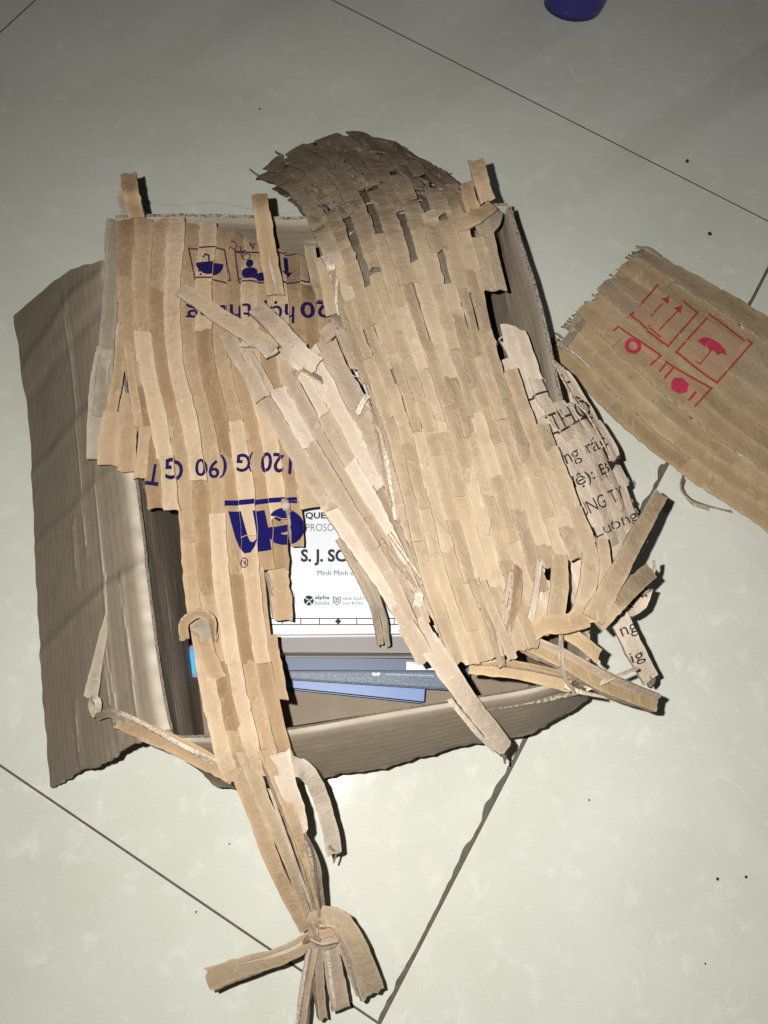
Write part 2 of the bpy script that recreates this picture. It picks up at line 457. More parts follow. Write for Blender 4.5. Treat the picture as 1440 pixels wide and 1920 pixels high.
def print_on_ribbon(r, art, mat, gap=.0003):
    """art in photo pixels laid on a ribbon (search its top grid for the nearest projected cell)"""
    vs, fs = art
    def proj(p):
        q = RM.transposed() @ (p-Vector((0, 0, H))); return (PP[0]-FPX*q.x/q.z, PP[1]+FPX*q.y/q.z)
    nu, nv, top = r['nu'], r['nv'], r['top']
    g = [[proj(p) for p in row] for row in top]
    def loc(x, y):
        best = None
        for j in range(nv):
            for i in range(nu):
                a, b_, c = g[j][i], g[j][i+1], g[j+1][i]
                d1 = (b_[0]-a[0], b_[1]-a[1]); d2 = (c[0]-a[0], c[1]-a[1]); det = d1[0]*d2[1]-d1[1]*d2[0]
                if abs(det) < 1e-9: continue
                rx, ry = x-a[0], y-a[1]; s = (rx*d2[1]-ry*d2[0])/det; t = (d1[0]*ry-d1[1]*rx)/det
                e = max(0, -s, s-1)+max(0, -t, t-1)
                if best is None or e < best[0]: best = (e, (i+s)/nu, (j+t)/nv)
        return best[1], best[2]
    bm = bmesh.new(); bv = [bm.verts.new((*loc(x, y), 0)) for x, y in vs]
    for f in fs:
        try: bm.faces.new([bv[i] for i in f])
        except ValueError: pass
    bmesh.ops.triangulate(bm, faces=bm.faces[:])
    def cut(co, no, clear):
        bmesh.ops.bisect_plane(bm, geom=bm.verts[:]+bm.edges[:]+bm.faces[:], plane_co=co, plane_no=no, clear_outer=clear, dist=1e-6)
    cut((.02, 0, 0), (-1, 0, 0), True); cut((.98, 0, 0), (1, 0, 0), True); cut((0, .01, 0), (0, -1, 0), True); cut((0, .99, 0), (0, 1, 0), True)
    if not bm.faces: bm.free(); return
    for i in range(1, nu): cut((i/nu, 0, 0), (1, 0, 0), False)
    for j in range(1, nv): cut((0, j/nv, 0), (0, 1, 0), False)
    emit(bm, r, mat, gap)

# ------------------------------------------------------------ floor of big tiles
def mat_tile():
    m, nt, b = newmat('polished_tile'); L = nt.links.new
    tc = N(nt, 'ShaderNodeTexCoord')
    n1 = N(nt, 'ShaderNodeTexNoise', i_Scale=7.0, i_Detail=5.0, i_Roughness=.6); L(tc.outputs['Object'], n1.inputs['Vector'])
    n2 = N(nt, 'ShaderNodeTexNoise', i_Scale=52.0, i_Detail=6.0, i_Roughness=.66, i_Distortion=.5); L(tc.outputs['Object'], n2.inputs['Vector'])
    n3 = N(nt, 'ShaderNodeTexNoise', i_Scale=850.0, i_Detail=2.0); L(tc.outputs['Object'], n3.inputs['Vector'])
    c = mixc(nt, ramp(nt, n1.outputs[0], .35, .68), (.625, .64, .565), (.70, .71, .65))
    f = ramp(nt, n2.outputs[0], .54, .70)
    mm = N(nt, 'ShaderNodeMath', operation='MULTIPLY'); mm.inputs[1].default_value = .6; L(f, mm.inputs[0])
    c = mixc(nt, mm.outputs[0], c, (.80, .80, .75))
    mp = N(nt, 'ShaderNodeMapping'); mp.inputs['Scale'].default_value = (9, 130, 1); mp.inputs['Rotation'].default_value = (0, 0, .9); L(tc.outputs['Object'], mp.inputs[0])
    n4 = N(nt, 'ShaderNodeTexNoise', i_Scale=1.0, i_Detail=3.0); L(mp.outputs[0], n4.inputs['Vector'])
    f4 = ramp(nt, n4.outputs[0], .66, .74)
    m4 = N(nt, 'ShaderNodeMath', operation='MULTIPLY'); m4.inputs[1].default_value = .25; L(f4, m4.inputs[0])
    c = mixc(nt, m4.outputs[0], c, (.64, .64, .60))
    c = mixc(nt, .10, c, ramp(nt, n3.outputs[0], .35, .65, (.25, .25, .22, 1), (.8, .8, .75, 1)))
    L(c, b.inputs['Base Color'])
    rr = N(nt, 'ShaderNodeMapRange'); rr.inputs['To Min'].default_value = .085; rr.inputs['To Max'].default_value = .15
    L(n2.outputs[0], rr.inputs['Value']); L(rr.outputs[0], b.inputs['Roughness'])
    b.inputs['Specular IOR Level'].default_value = .28
    bp = N(nt, 'ShaderNodeBump', i_Strength=.12, i_Distance=.0008); L(n2.outputs[0], bp.inputs['Height']); L(bp.outputs[0], b.inputs['Normal'])
    return m
M['tile'] = mat_tile()
M['grout'] = plain('dirty_grout', (.13, .12, .095), .9, .2, 260, .5)
floor = mesh_obj('floor', [(-4, -4, -.0022), (4, -4, -.0022), (4, 4, -.0022), (-4, 4, -.0022)], [(0, 1, 2, 3)], [M['grout']], smooth=False)
floor['kind'] = 'structure'; floor['label'] = 'grout bed of the pale tiled floor'
c0 = W(712, 1920, 0)
dA = (W(0, 1435, 0)-c0).normalized()               # towards the lower left joint
dB = Vector((-dA.y, dA.x, 0)); dB = dB if (W(1012, 1370, 0)-c0).dot(dB) > 0 else -dB
TS = .795
G = .0008
def tile_mesh(ox, oy, chip=None):
    cen = c0+dA*((ox+.5)*TS)+dB*((oy+.5)*TS)
    h = TS/2-G
    pts = []
    n = 420
    for k in range(n): pts.append([-h, -h+2*h*k/n])      # side a=-h (towards the worn joint when ox=0)
    pts += [[-h, h], [h, h], [h, -h]]
    if chip:
        for k in range(n):
            t = k/n
            d = max(0, noise.noise(Vector((t*22, 3.3, 0)))+.5*noise.noise(Vector((t*61, 3.3, 0)))-.02)*.006*(1 if t < .62 else .2)
            d += .0016*abs(noise.noise(Vector((t*75, 1, 0))))
            if .36 < t < .47: d += .0016*max(0, math.sin((t-.36)/.11*math.pi))+.0012
            pts[k][0] += d+.0012
    ring = [cen+dA*p[0]+dB*p[1] for p in pts]
    m = len(ring)
    verts = ring+[r-Vector((0, 0, .0021)) for r in ring]
    faces = [tuple(range(m))]; fm = [0]
    for s in (0,):
        for i in range(m):
            j = (i+1) % m
            faces.append((s+i, s+j, s+m+j, s+m+i)); fm.append(1)
    o = mesh_obj('tile', verts, faces, [M['tile'], M['grout']], fm, floor, smooth=False)
    me = o.data
    me.calc_loop_triangles()
    if me.polygons[0].normal.z < 0:
        me.flip_normals()
for ox in range(-2, 3):
    for oy in range(-2, 4):
        tile_mesh(ox, oy, chip=(ox == 0 and oy == 0))

# ------------------------------------------------------------ the box
RZ = .120
bx = empty('cardboard_box', 'open brown corrugated cardboard box with worn bent flaps, holding the books under the shredded board', 'box')
rim = dict(BL=W(216, 411, RZ), BR=W(952, 388, RZ), FR=W(1100, 1288, RZ), FL=W(322, 1386, RZ))
cen = sum(rim.values(), Vector())/4
base = {}
for k, p in rim.items():
    q = p+(cen-p).normalized()*(.005 if k[1] == 'L' else .014); base[k] = Vector((q.x, q.y, .004))
def wall(a, b, bow, nm_wear=.5, hgt=lambda v: 0, drop=0):
    A, B, a0, b0 = rim[a], rim[b], base[a], base[b]
    out = ((A+B)/2-cen); out.z = 0; out.normalize()
    sd = random.random()*50
    def P(u, v):       # u: base to rim, v: along
        lo = a0.lerp(b0, v); hi = A.lerp(B, v)
        p = lo.lerp(hi, u)+out*(bow*math.sin(math.pi*v)*(u**1.3))
        p.z += hgt(v)*u*u-drop*u
        k = .003*noise.noise(Vector((sd+u*3, v*5, 0)))+.0007*noise.noise(Vector((sd+u*9, v*18, 4)))
        return p+out*k*(u*.9+.1)
    def wf(u, v):
        w = max(0, 1-(1-u)*9)*nm_wear
        for c, s in ((.30, 1.), (.42, .8), (.66, .8), (.80, .5)):
            d = abs(v*.06+u-c-.05*noise.noise(Vector((sd+c*9, v*4, 0)))); w = max(w, (1-d/.010)*s*1.2 if d < .010 else 0)
        return w
    o, _, _ = slab('wall', P, 26, 60, .003, [M['box'], M['boxedge']], bx, wf)
    return o
wall('BL', 'FL', .007, drop=.005); wall('BR', 'FR', .016); wall('BL', 'BR', -.004, .9, lambda v: .002*math.sin(v*9)); wall('FL', 'FR', .004, drop=.011)
def Pb(u, v):
    a = base['BL'].lerp(base['BR'], u); b = base['FL'].lerp(base['FR'], u); p = a.lerp(b, v)
    p.z = .005+.0006*noise.noise(Vector((u*8, v*8, 0))); return p
slab('bottom', Pb, 24, 24, .0035, [M['box'], M['boxedge']], bx)

# left flap, folded outwards, creased across
fold = [W(203, 482, RZ+.003), W(228, 700, RZ+.003), W(252, 900, RZ+.003), W(272, 1060, RZ+.002), W(292, 1220, RZ+.002), W(318, 1384, RZ+.001)]
outer = [W(22, 588, .012), W(50, 780, .012), W(62, 960, .012), W(70, 1120, .012), W(82, 1290, .012), W(97, 1474, .012)]
def crease(u, v):
    """u fold->outer, v back->front; four slanting folds and long wobbly creases"""
    h = 0
    for c, s, a in ((.06, .10, .0022), (.115, .10, -.0018), (.265, .11, .002), (.42, .12, .0014), (.66, .13, .002)):
        d = v-(c+s*(1-u)*-1+s*.5+.06*0)-.008*noise.noise(Vector((u*4, c*20, 0)))
        h += a*math.exp(-(d/.014)**2)+a*.6*math.tanh(d/.02)
    return h
long_creases = [(.42, .02, .55, .05, .9), (.30, .35, .98, .06, .8), (.55, .45, .62, .04, .5), (.17, .60, .98, .02, .6), (.68, .85, .99, .08, .5), (.38, .75, .93, -.1, .8)]  # long creases whose highlights are painted pale
def wear_hiliteL(u, v):  # worn fold, plus highlights painted along the long creases
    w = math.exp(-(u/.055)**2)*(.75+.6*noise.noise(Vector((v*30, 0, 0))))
    for (c, a, b, sl, s) in long_creases:
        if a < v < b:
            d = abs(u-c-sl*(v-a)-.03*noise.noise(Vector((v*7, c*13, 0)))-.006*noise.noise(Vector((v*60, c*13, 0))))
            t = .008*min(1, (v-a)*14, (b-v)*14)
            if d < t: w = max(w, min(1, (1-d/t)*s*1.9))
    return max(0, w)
def Pl(u, v):
    a = spl(fold, v); b = spl(outer, v)
    p = a.lerp(b, u)
    p.z += .010*math.sin(math.pi*min(1, u*1.0))*(1-u)*1.2-.004*math.exp(-(u/.05)**2)
    p.z += crease(u, v)+.0006*noise.noise(Vector((u*4, v*6, 2)))+.00025*noise.noise(Vector((u*20, v*40, 2)))
    for (c, x0, x1, sl, s) in long_creases:
        d = (u-c-sl*(v-x0))/.018
        if abs(d) < 3 and x0 < v < x1: p.z += .0011*math.exp(-d*d)
    # ragged outer and front edges
    if u > .97: p += (b-a).normalized()*(.0022*noise.noise(Vector((v*26, 0, 0))))
    if v > .9: p += Vector((0, 1, 0))*((v-.9)/.1)**2*(.007*noise.noise(Vector((u*3, 3, 0)))+.0035*noise.noise(Vector((u*26, 3, 0)))+.005*(1-u))
    if v < .01: p += Vector((0, 1, 0))*(.006*math.sin(u*math.pi)+.002*noise.noise(Vector((u*10, 0, 0))))
    return p
o, _, _ = slab('flap', Pl, 90, 190, .003, [M['box'], M['boxedge']], bx, wear_hiliteL)
o['label'] = 'wide left flap bent outwards with slanting creases and painted pale crease highlights'

# front flap, bent down outside
foldF = [W(*p) for p in ((325, 1390, RZ), (430, 1388, RZ+.001), (560, 1372, RZ+.002), (700, 1347, RZ+.002), (850, 1322, RZ+.002), (1000, 1296, RZ+.002), (1098, 1266, RZ+.001))]
outF = [W(*p) for p in ((352, 1432, .055), (432, 1478, .050), (575, 1462, .055), (715, 1440, .055), (865, 1400, .058), (1005, 1370, .06), (1102, 1312, .065))]
def PF(u, v):
    a = spl(foldF, v); b = spl(outF, v); p = a.lerp(b, u)
    p += Vector((0, .002, 0))*max(0, 1-u*4)**2
    p.z += .0022*math.sin(math.pi*u)-.002*max(0, 1-u*14)**2
    p.z += .0008*noise.noise(Vector((u*6, v*16, 2)))
    if u > .97: p += Vector((0, 1, 0))*(.0035*noise.noise(Vector((v*13, 0, 0)))+.0012*noise.noise(Vector((v*60, 0, 0))))
    return p
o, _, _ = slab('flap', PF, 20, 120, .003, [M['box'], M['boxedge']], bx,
               lambda u, v: max(0, math.exp(-((u-.03)/.05)**2)*(.8+.5*noise.noise(Vector((v*14, 0, 0))))))  # pale band: worn fold and its highlight painted together
o['label'] = 'front flap bent down outside with a worn fold and its painted pale highlight'

# ------------------------------------------------------------ books
def book(name_label, quad, z, th, cover, pages, rot=0, cov=.0012):
    """quad: photo corners of the front cover (front-left, front-right) and the depth of the book in metres"""
    (ax, ay), (bx_, by), depth = quad
    a = W(ax, ay, z); b = W(bx_, by, z); e = (b-a).normalized(); f = Vector((-e.y, e.x, 0))
    r = empty('book', name_label, 'book')
    def boxm(nm, i0, i1, j0, j1, z0, z1, mat, bev=.0006):
        bm = bmesh.new()
        Wd = (b-a).length
        vs = []
        for zz in (z0, z1):
            for (s, t) in ((i0, j0), (Wd-i1, j0), (Wd-i1, depth-j1), (i0, depth-j1)):
                p = a+e*s+f*t; vs.append(bm.verts.new((p.x, p.y, zz)))
        for q in ((3, 2, 1, 0), (4, 5, 6, 7), (0, 1, 5, 4), (1, 2, 6, 5), (2, 3, 7, 6), (3, 0, 4, 7)): bm.faces.new([vs[i] for i in q])
        if bev: bmesh.ops.bevel(bm, geom=bm.edges[:], offset=bev, segments=2, affect='EDGES')
        me = bpy.data.meshes.new(nm); bm.to_mesh(me); bm.free(); me.materials.append(mat)
        return link(bpy.data.objects.new(nm, me), r)
    boxm('page_block', .002, .0015, .0015, .0015, z-th+cov, z-cov, pages, 0)
    boxm('cover', 0, 0, 0, 0, z-cov, z, cover)
    boxm('back_cover', 0, 0, 0, 0, z-th, z-th+cov, cover)
    boxm('spine', 0, (b-a).length-.0016, 0, 0, z-th+cov, z-cov, cover, 0)
    return r
def page_mat():
    m, nt, bb = newmat('page_edges'); tc = N(nt, 'ShaderNodeTexCoord'); mp = N(nt, 'ShaderNodeMapping'); mp.inputs['Scale'].default_value = (20, 20, 3500)
    nt.links.new(tc.outputs['Object'], mp.inputs[0]); n = N(nt, 'ShaderNodeTexNoise', i_Scale=1.0, i_Detail=2.0); nt.links.new(mp.outputs[0], n.inputs[0])
    nt.links.new(mixc(nt, n.outputs[0], (.40, .35, .26), (.80, .76, .62)), bb.inputs['Base Color']); bb.inputs['Roughness'].default_value = .9
    return m
M['pages'] = page_mat()
M['cov_white'] = plain('white_glossy_cover', (.57, .60, .65), .4, .3, 60, .01)
M['cov_grey'] = plain('warm_grey_cover', (.20, .185, .185), .5, .4, 900, .10)
M['cov_slate'] = plain('slate_blue_cover', (.085, .115, .19), .45, .4, 500, .2)
def speck():
    m, nt, bb = newmat('speckled_slate_cover'); tc = N(nt, 'ShaderNodeTexCoord')
    n = N(nt, 'ShaderNodeTexNoise', i_Scale=900.0, i_Detail=3.0, i_Roughness=.8); nt.links.new(tc.outputs['Object'], n.inputs[0])
    nt.links.new(mixc(nt, ramp(nt, n.outputs[0], .42, .62), (.045, .07, .12), (.16, .21, .29)), bb.inputs['Base Color']); bb.inputs['Roughness'].default_value = .45
    return m
M['cov_speck'] = speck()
M['cov_blue'] = plain('bright_blue_cover', (.15, .235, .47), .4, .4, 300, .04)
M['cyan'] = plain('cyan_panel', (.03, .42, .85), .35, .4, 400, .15)
zb = .090
b1 = book('white book on top of the stack with black lettering and a ruled border', ((446, 1191), (822, 1189), .205), zb, .013, M['cov_white'], M['pages'])
b2 = book('warm grey book directly under the white one', ((430, 1224), (808, 1226), .205), zb-.0135, .026, M['cov_grey'], M['pages'])
b3 = book('slate blue book with a small white label at its corner', ((395, 1257), (835, 1258), .215), zb-.040, .012, M['cov_slate'], M['pages'])
b4 = book('dark speckled blue book with tiny white print along its edge', ((390, 1262), (880, 1294), .215), zb-.0525, .013, M['cov_speck'], M['pages'])
b5 = book('bright blue book at the bottom of the stack', ((345, 1269), (796, 1317), .225), zb-.066, .016, M['cov_blue'], M['pages'])
T = lambda *a, **k: flat_print(text2d(*a, **k), zb, M['ink_black'], b1)
T('THÓI', 532, 965, 44, 17, bold=.03)
T('QUEN SÁCH', 625, 966, 105, 17, bold=.03)
M['ink_grey'] = ink('grey_print', (.10, .105, .12), .1, (.2, .2, .2))
TG = lambda *a, **k: flat_print(text2d(*a, **k), zb, M['ink_grey'], b1)
TG('73', 534, 989, 17, 13); TG('PROSOCIAL', 618, 989, 88, 14, bold=-.008)
T('S. J. SCOTT', 637, 1045, 146, 31, bold=.035)
TG('Minh Minh dịch', 637, 1075, 84, 13)
T('alpha', 604, 1121, 27, 9, bold=.02); TG('books', 604, 1130, 27, 8)
TG('NHÀ XUẤT BẢN', 672, 1121, 58, 9); TG('LAO ĐỘNG', 662, 1131, 37, 8)
flat_print(disc2d(579, 1126, 9.5), zb, M['ink_black'], b1)
flat_print(line2d([(572, 1121), (580, 1126), (587, 1122)], 1.6), zb, M['cov_white'], b1, gap=.0006)
flat_print(line2d([(574, 1133), (580, 1126), (584, 1133)], 1.6), zb, M['cov_white'], b1, gap=.0006)
flat_print(line2d([(625, 1119), (631, 1122), (638, 1119), (638, 1130), (631, 1134), (625, 1130)], 1.4, True), zb, M['ink_grey'], b1)
T('LD', 631.5, 1126, 9, 7, bold=.03)
flat_print(line2d([(452, 1159.5), (816, 1159.5)], 1.8), zb, M['ink_black'], b1); flat_print(line2d([(452, 1171), (816, 1171)], 1.8), zb, M['ink_black'], b1)
for k in range(-5, 6):
    x = 634+35*k
    if k: flat_print(line2d([(x, 1160), (x, 1170)], 1.6), zb, M['ink_black'], b1)
flat_print(poly2d([[(634, 1159), (640, 1165), (634, 1171), (628, 1165)]]), zb, M['ink_black'], b1)
M['white_ink'] = plain('white_print', (.75, .77, .8), .5)
flat_print(poly2d([[(762, 1241), (815, 1241), (815, 1256), (762, 1256)]]), zb-.040, M['white_ink'], b3)
flat_print(text2d('NXB', 778, 1243, 14, 4), zb-.040, M['ink_black'], b3, gap=.0005)
flat_print(disc2d(705, 1262.5, 8, 5), zb-.0525, M['white_ink'], b4)
flat_print(line2d([(705, 1258), (705, 1267)], 2), zb-.0525, M['cov_speck'], b4, gap=.0005)
flat_print(text2d('NHÀ XUẤT BẢN THÔNG TIN VÀ TRUYỀN THÔNG', 768, 1265, 90, 4, rot=-2), zb-.0525, M['white_ink'], b4)
flat_print(poly2d([[(357, 1222), (420, 1228), (414, 1268), (353, 1262)]]), zb-.066, M['cyan'], b5)
flat_print(line2d([(372, 1225), (368, 1262)], 1.5), zb-.066, M['cov_blue'], b5, gap=.0005)

# ------------------------------------------------------------ mat A: left mat with blue print, knotted at its tail
mA = empty('slit_cardboard_mat', 'orange-brown slit mat at the left with blue upside-down print and a knotted tail', 'cardboard mat')
# the mat's columns: left and right anchors, at the same heights on the sheet
SA = Sheet([
    [(206, 300, .10), (405, 310, .10), (600, 330, .09)],
    [(222, 412, .131), (330, 414, .131), (432, 434, .128), (520, 470, .114), (614, 492, .100)],
    [(221, 545, .136), (425, 548, .134), (620, 560, .126)],
    [(232, 680, .136), (430, 680, .137), (634, 680, .130)],
    [(262, 820, .134), (462, 820, .136), (660, 820, .130)],
    [(279, 950, .131), (478, 950, .130), (676, 950, .122)],
    [(289, 1085, .128), (486, 1085, .125), (682, 1085, .115)],
    [(313, 1240, .130), (506, 1240, .129), (700, 1240, .120)],
    [(342, 1385, .136), (538, 1378, .136), (736, 1370, .120)],
    [(372, 1465, .125), (560, 1450, .125), (760, 1440, .11)]])
def vy(sheet, y, u=.4):
    lo, hi = 0., 1.
    for _ in range(24):
        m = (lo+hi)/2
        if sheet.img(u, m).y < y: lo = m
        else: hi = m
    return (lo+hi)/2
def mat_bricks(sheet, ncol, spans, seg, parent, mat, forced=None, stag=(0, .5, .25), th=.0013, proud=None, rnd=random, gapf=None, ovf=None, edgef=None, **kw):
    out = []
    for c in range(ncol):
        if spans[c] is None: continue
        v0, v1 = spans[c]
        ph = stag[c % len(stag)]
        cuts = [v0]; k = 0
        t = (math.floor(v0/seg)+ph)*seg-seg
        while t < v1-seg*.28:
            tt = t+rnd.uniform(-.06, .06)*seg
            if tt > v0+seg*.28: cuts.append(tt)
            t += seg
        cuts.append(v1)
        if forced is not None and v0+.02 < forced < v1-.02: cuts = sorted([q for q in cuts if abs(q-forced) > seg*.3 or q in (v0, v1)]+[forced])
        for i, (a, b) in enumerate(zip(cuts[:-1], cuts[1:])):
            w = 1.0; g = gapf(c, (a+b)/2) if gapf else 0
            pr = proud(c, i) if proud else rnd.choice((0, 1))
            tilt = rnd.choice((-1, 1))*rnd.uniform(.0004, .0017)
            if g < 0: continue
            ov = .05 if ovf is None else ovf((a+b)/2)
            shrink = g*.5
            nv = max(6, int((b-a)*sheet.nvper*1.5))
            br = brick(sheet, (c-ov+shrink)/ncol, (c+1+ov-shrink)/ncol, a-.0022, b+.0022, parent, mat(c, i) if callable(mat) else mat, th=th,
                       l0=tilt, l1=-tilt, lift=.0016*pr+rnd.uniform(0, .0007), nv=nv,
                       dip=(rnd.uniform(-.0012, .0004), rnd.uniform(-.0012, .0004)), edge=edgef((a+b)/2) if edgef else None, **kw)
            out.append(br)
    return out
SA.nvper = 60
vA = lambda y: vy(SA, y)
t0 = 1/9+.002
endA = {0: 950, 1: 955, 2: 1462, 3: 1455, 4: 1445, 5: 1440, 6: 1440, 7: 1066, 8: 1064, 9: 938, 10: 945, 11: 800, 12: 760, 13: 740}
startA = {}
spansA = [(t0, vA(endA[c])) for c in range(14)]
bA = mat_bricks(SA, 14, spansA, .19, mA, lambda c, i: M['kraftA2' if (c*5+i*3) % 7 in (1, 4) else 'kraftA3' if (c*5+i*3) % 7 in (0, 6) else 'kraftA'], forced=vA(1243), stag=(0, .52, .18, .66), proud=lambda c, i: 1.5 if (c*5+i*3) % 7 in (1, 4) else (.5 if c % 2 else 0))
# the two loose tongues hanging beside the white cover
bA.append(brick(SA, 9.28/14, 10.15/14, vA(934), vA(1024), mA, M['kraftA'], lift=-.001, nv=10, l1=-.002))
bA.append(brick(SA, 7.72/14, 9.0/14, vA(1060), vA(1160), mA, M['kraftA'], lift=-.002, nv=10, l0=-.003))
bA.append(brick(SA, 6.96/14, 7.35/14, vA(1064), vA(1200), mA, M['kraftA'], lift=.0, nv=12))
bA.append(brick(SA, 6.96/14, 7.75/14, vA(1190), vA(1312), mA, M['kraftA'], lift=.0, nv=12))
ribbon([(498, 1075, .121), (507, 1110, .120), (514, 1158, .116)], 9, mA, M['greyside'], roll=-.8)
ribbon([(536, 952, .126), (541, 985, .124), (547, 1018, .120)], 8, mA, M['greyside'], roll=-.8)
ribbon([(531, 936, .131), (536, 948, .135), (540, 960, .128)], 15, mA, M['pale'], arch=.002)
def PA(art, ink_): print_on_bricks(SA, bA, art, M[ink_])
PA(text2d('120', 600, 583, 74, 31, rot=181, bold=.02), 'ink_blue')
PA(text2d('hộp', 516, 588, 72, 46, rot=179, bold=.01), 'ink_blue')
PA(text2d('thùng', 412, 585, 126, 42, rot=181, bold=.01), 'ink_blue')
PA(text2d('120', 518, 870, 58, 37, rot=176, bold=.02), 'ink_blue')
PA(text2d('G', 458, 870, 26, 34, rot=176, bold=.02), 'ink_blue'); PA(text2d(')', 470, 868, 8, 38, rot=176, bold=.02), 'ink_blue')
PA(text2d('(90', 397, 875, 58, 44, rot=178, bold=.015), 'ink_blue')
PA(text2d('G', 328, 882, 32, 40, rot=176, bold=.02), 'ink_blue')
PA(text2d('T', 289, 891, 26, 40, rot=170, bold=.02), 'ink_blue')
def Z4(pts): return [(140+x/3.273, 640+y/3.273) for x, y in pts]
def band(outer, inner): return poly2d([[outer[i], outer[i+1], inner[i+1], inner[i]] for i in range(len(outer)-1)])
PA(band(Z4([(945, 1048), (962, 1120), (985, 1205), (1010, 1265), (1042, 1305), (1080, 1300), (1108, 1262)]), Z4([(1022, 1046), (1038, 1110), (1055, 1170), (1066, 1208), (1080, 1232), (1094, 1236), (1120, 1215)])), 'ink_logo')
PA(poly2d([Z4([(1094, 1045), (1166, 1038), (1212, 1284), (1126, 1292)])]), 'ink_logo')
ecx, ecy = 1290, 1140
eo = [(ecx+122*math.cos(math.radians(a)), ecy+112*math.sin(math.radians(a))) for a in range(-140, 161, 15)]
ei = [(ecx+44*math.cos(math.radians(a)), ecy+48*math.sin(math.radians(a))) for a in range(-140, 161, 15)]
PA(band(Z4(eo), Z4(ei)), 'ink_logo')
PA(poly2d([Z4([(1168, 1150), (1395, 1108), (1400, 1150), (1172, 1196)])]), 'ink_logo')
PA(poly2d([[(421, 940), (557, 933), (558, 942), (422, 950)]]), 'ink_logo')
PA(line2d([(458+7*math.cos(a*.6283), 1056+9*math.sin(a*.6283)) for a in range(10)], 2, True), 'ink_purple')
PA(text2d('R', 458, 1056, 7, 9, rot=190, bold=.03), 'ink_purple')
PA(line2d([(354, 467), (421, 470), (431, 530), (366, 524)], 3, True), 'ink_purple')
PA(disc2d(394, 496, 25, 24, 180, 360, 12), 'ink_blue')
PA(line2d([(393, 497), (392, 484), (386, 481), (382, 486)], 3), 'ink_blue')
for q in ((374, 512), (380, 506), (377, 519), (385, 514)): PA(disc2d(q[0], q[1], 2.2, n=6), 'ink_blue')
PA(line2d([(440, 474), (502, 478), (510, 534), (448, 531)], 3, True), 'ink_purple')
PA(disc2d(468, 512, 15, 11), 'ink_blue'); PA(disc2d(490, 522, 15, 8), 'ink_blue'); PA(disc2d(468, 494, 7, 7), 'ink_blue')
PA(line2d([(450, 524), (508, 527)], 3), 'ink_blue')
PA(line2d([(520, 478), (572, 480), (580, 534), (528, 533)], 3, True), 'ink_purple')
PA(line2d([(535, 490), (537, 512)], 9), 'ink_blue'); PA(poly2d([[(527, 513), (548, 513), (539, 524)]]), 'ink_blue')
PA(text2d('O', 437, 464, 15, 16, rot=200), 'ink_purple'); PA(text2d('X', 452, 473, 17, 15, rot=150, bold=.02), 'ink_purple'); PA(text2d('O', 462, 482, 16, 12, rot=190), 'ink_purple')
PA(text2d('P4', 480, 458, 26, 16, rot=205), 'ink_purple')
R = lambda pts, w, mat='kraftA', par=None, **k: ribbon(pts, w, par or mA, M[mat], **k)
# flaring strips at the left side of the mat
R([(214, 412, .126), (207, 560, .124), (196, 700, .122), (190, 780, .120)], 28, 'greyside', roll=.5)
R([(196, 655, .124), (184, 720, .122), (178, 860, .118)], 30, 'greyside', roll=.35, th=.002)
R([(232, 600, .137), (222, 700, .133), (207, 780, .128)], 20, roll=.15)
R([(212, 770, .130), (204, 820, .128), (202, 872, .124)], 38, roll=.1)
R([(246, 740, .136), (240, 800, .134), (236, 884, .130)], 34)
R([(238, 640, .140), (250, 730, .138), (262, 800, .136)], 16, roll=.3)
R([(272, 800, .136), (268, 850, .135), (262, 896, .133)], 22)
# standing strips at the back
R([(240, 324, .150), (246, 365, .156), (256, 408, .140)], 30, th=.002)
R([(226, 345, .125), (228, 370, .125), (236, 400, .13)], 18, 'pale')
R([(485, 362, .155), (490, 392, .160), (500, 455, .150), (517, 552, .142)], 30, w1=32, th=.0018)
R([(502, 440, .148), (510, 500, .146), (520, 548, .144)], 9, 'pale', roll=.5)
# small curled strip half way down
R([(398, 1200, .138), (396, 1164, .146), (372, 1152, .148), (346, 1170, .146), (346, 1200, .140)], 20, roll=.9, nv=18)
R([(366, 1168, .139), (386, 1180, .141), (392, 1200, .139)], 34, 'greyside', roll=.25)
R([(376, 1185, .140), (390, 1230, .135), (408, 1275, .133)], 32)
# tail: strips running down to the knot
KZ = .075
tail = [
 ([(448, 1440, .132), (480, 1530, .118), (522, 1640, .100), (574, 1745, KZ)], 36, 24, 'kraftA', .0),
 ([(460, 1405, .137), (490, 1495, .125), (536, 1600, .108), (582, 1735, KZ+.001)], 34, 14, 'kraftB', .1),
 ([(484, 1410, .138), (520, 1500, .128), (560, 1600, .110), (592, 1735, KZ+.001)], 16, 10, 'greyside', -.8),
 ([(500, 1405, .138), (532, 1490, .131), (560, 1570, .122), (596, 1690, .09)], 32, 14, 'kraftA', .25),
 ([(505, 1420, .130), (545, 1535, .120), (574, 1630, .106), (598, 1735, KZ)], 30, 12, 'kraftB', .5),
 ([(528, 1440, .131), (562, 1545, .121), (586, 1640, .107), (602, 1735, KZ)], 22, 10, 'pinkC', .6),
 ([(545, 1500, .128), (578, 1590, .116), (592, 1660, .10), (606, 1730, KZ)], 12, 8, 'greyside', 1.0),
 ([(556, 1545, .116), (590, 1602, .110), (601, 1660, .10), (609, 1725, KZ)], 14, 9, 'pinkC', 1.0),
 ([(552, 1540, .120), (583, 1590, .116), (596, 1660, .105), (604, 1722, KZ+.004)], 8, 6, 'dim', .9),
 ([(560, 1580, .118), (578, 1640, .110), (596, 1700, .095), (600, 1735, KZ+.006)], 7, 6, 'kraftE', .3),
 ([(505, 1480, .132), (545, 1590, .116), (580, 1690, .092), (592, 1735, KZ+.003)], 5, 4, 'pale', .4)]
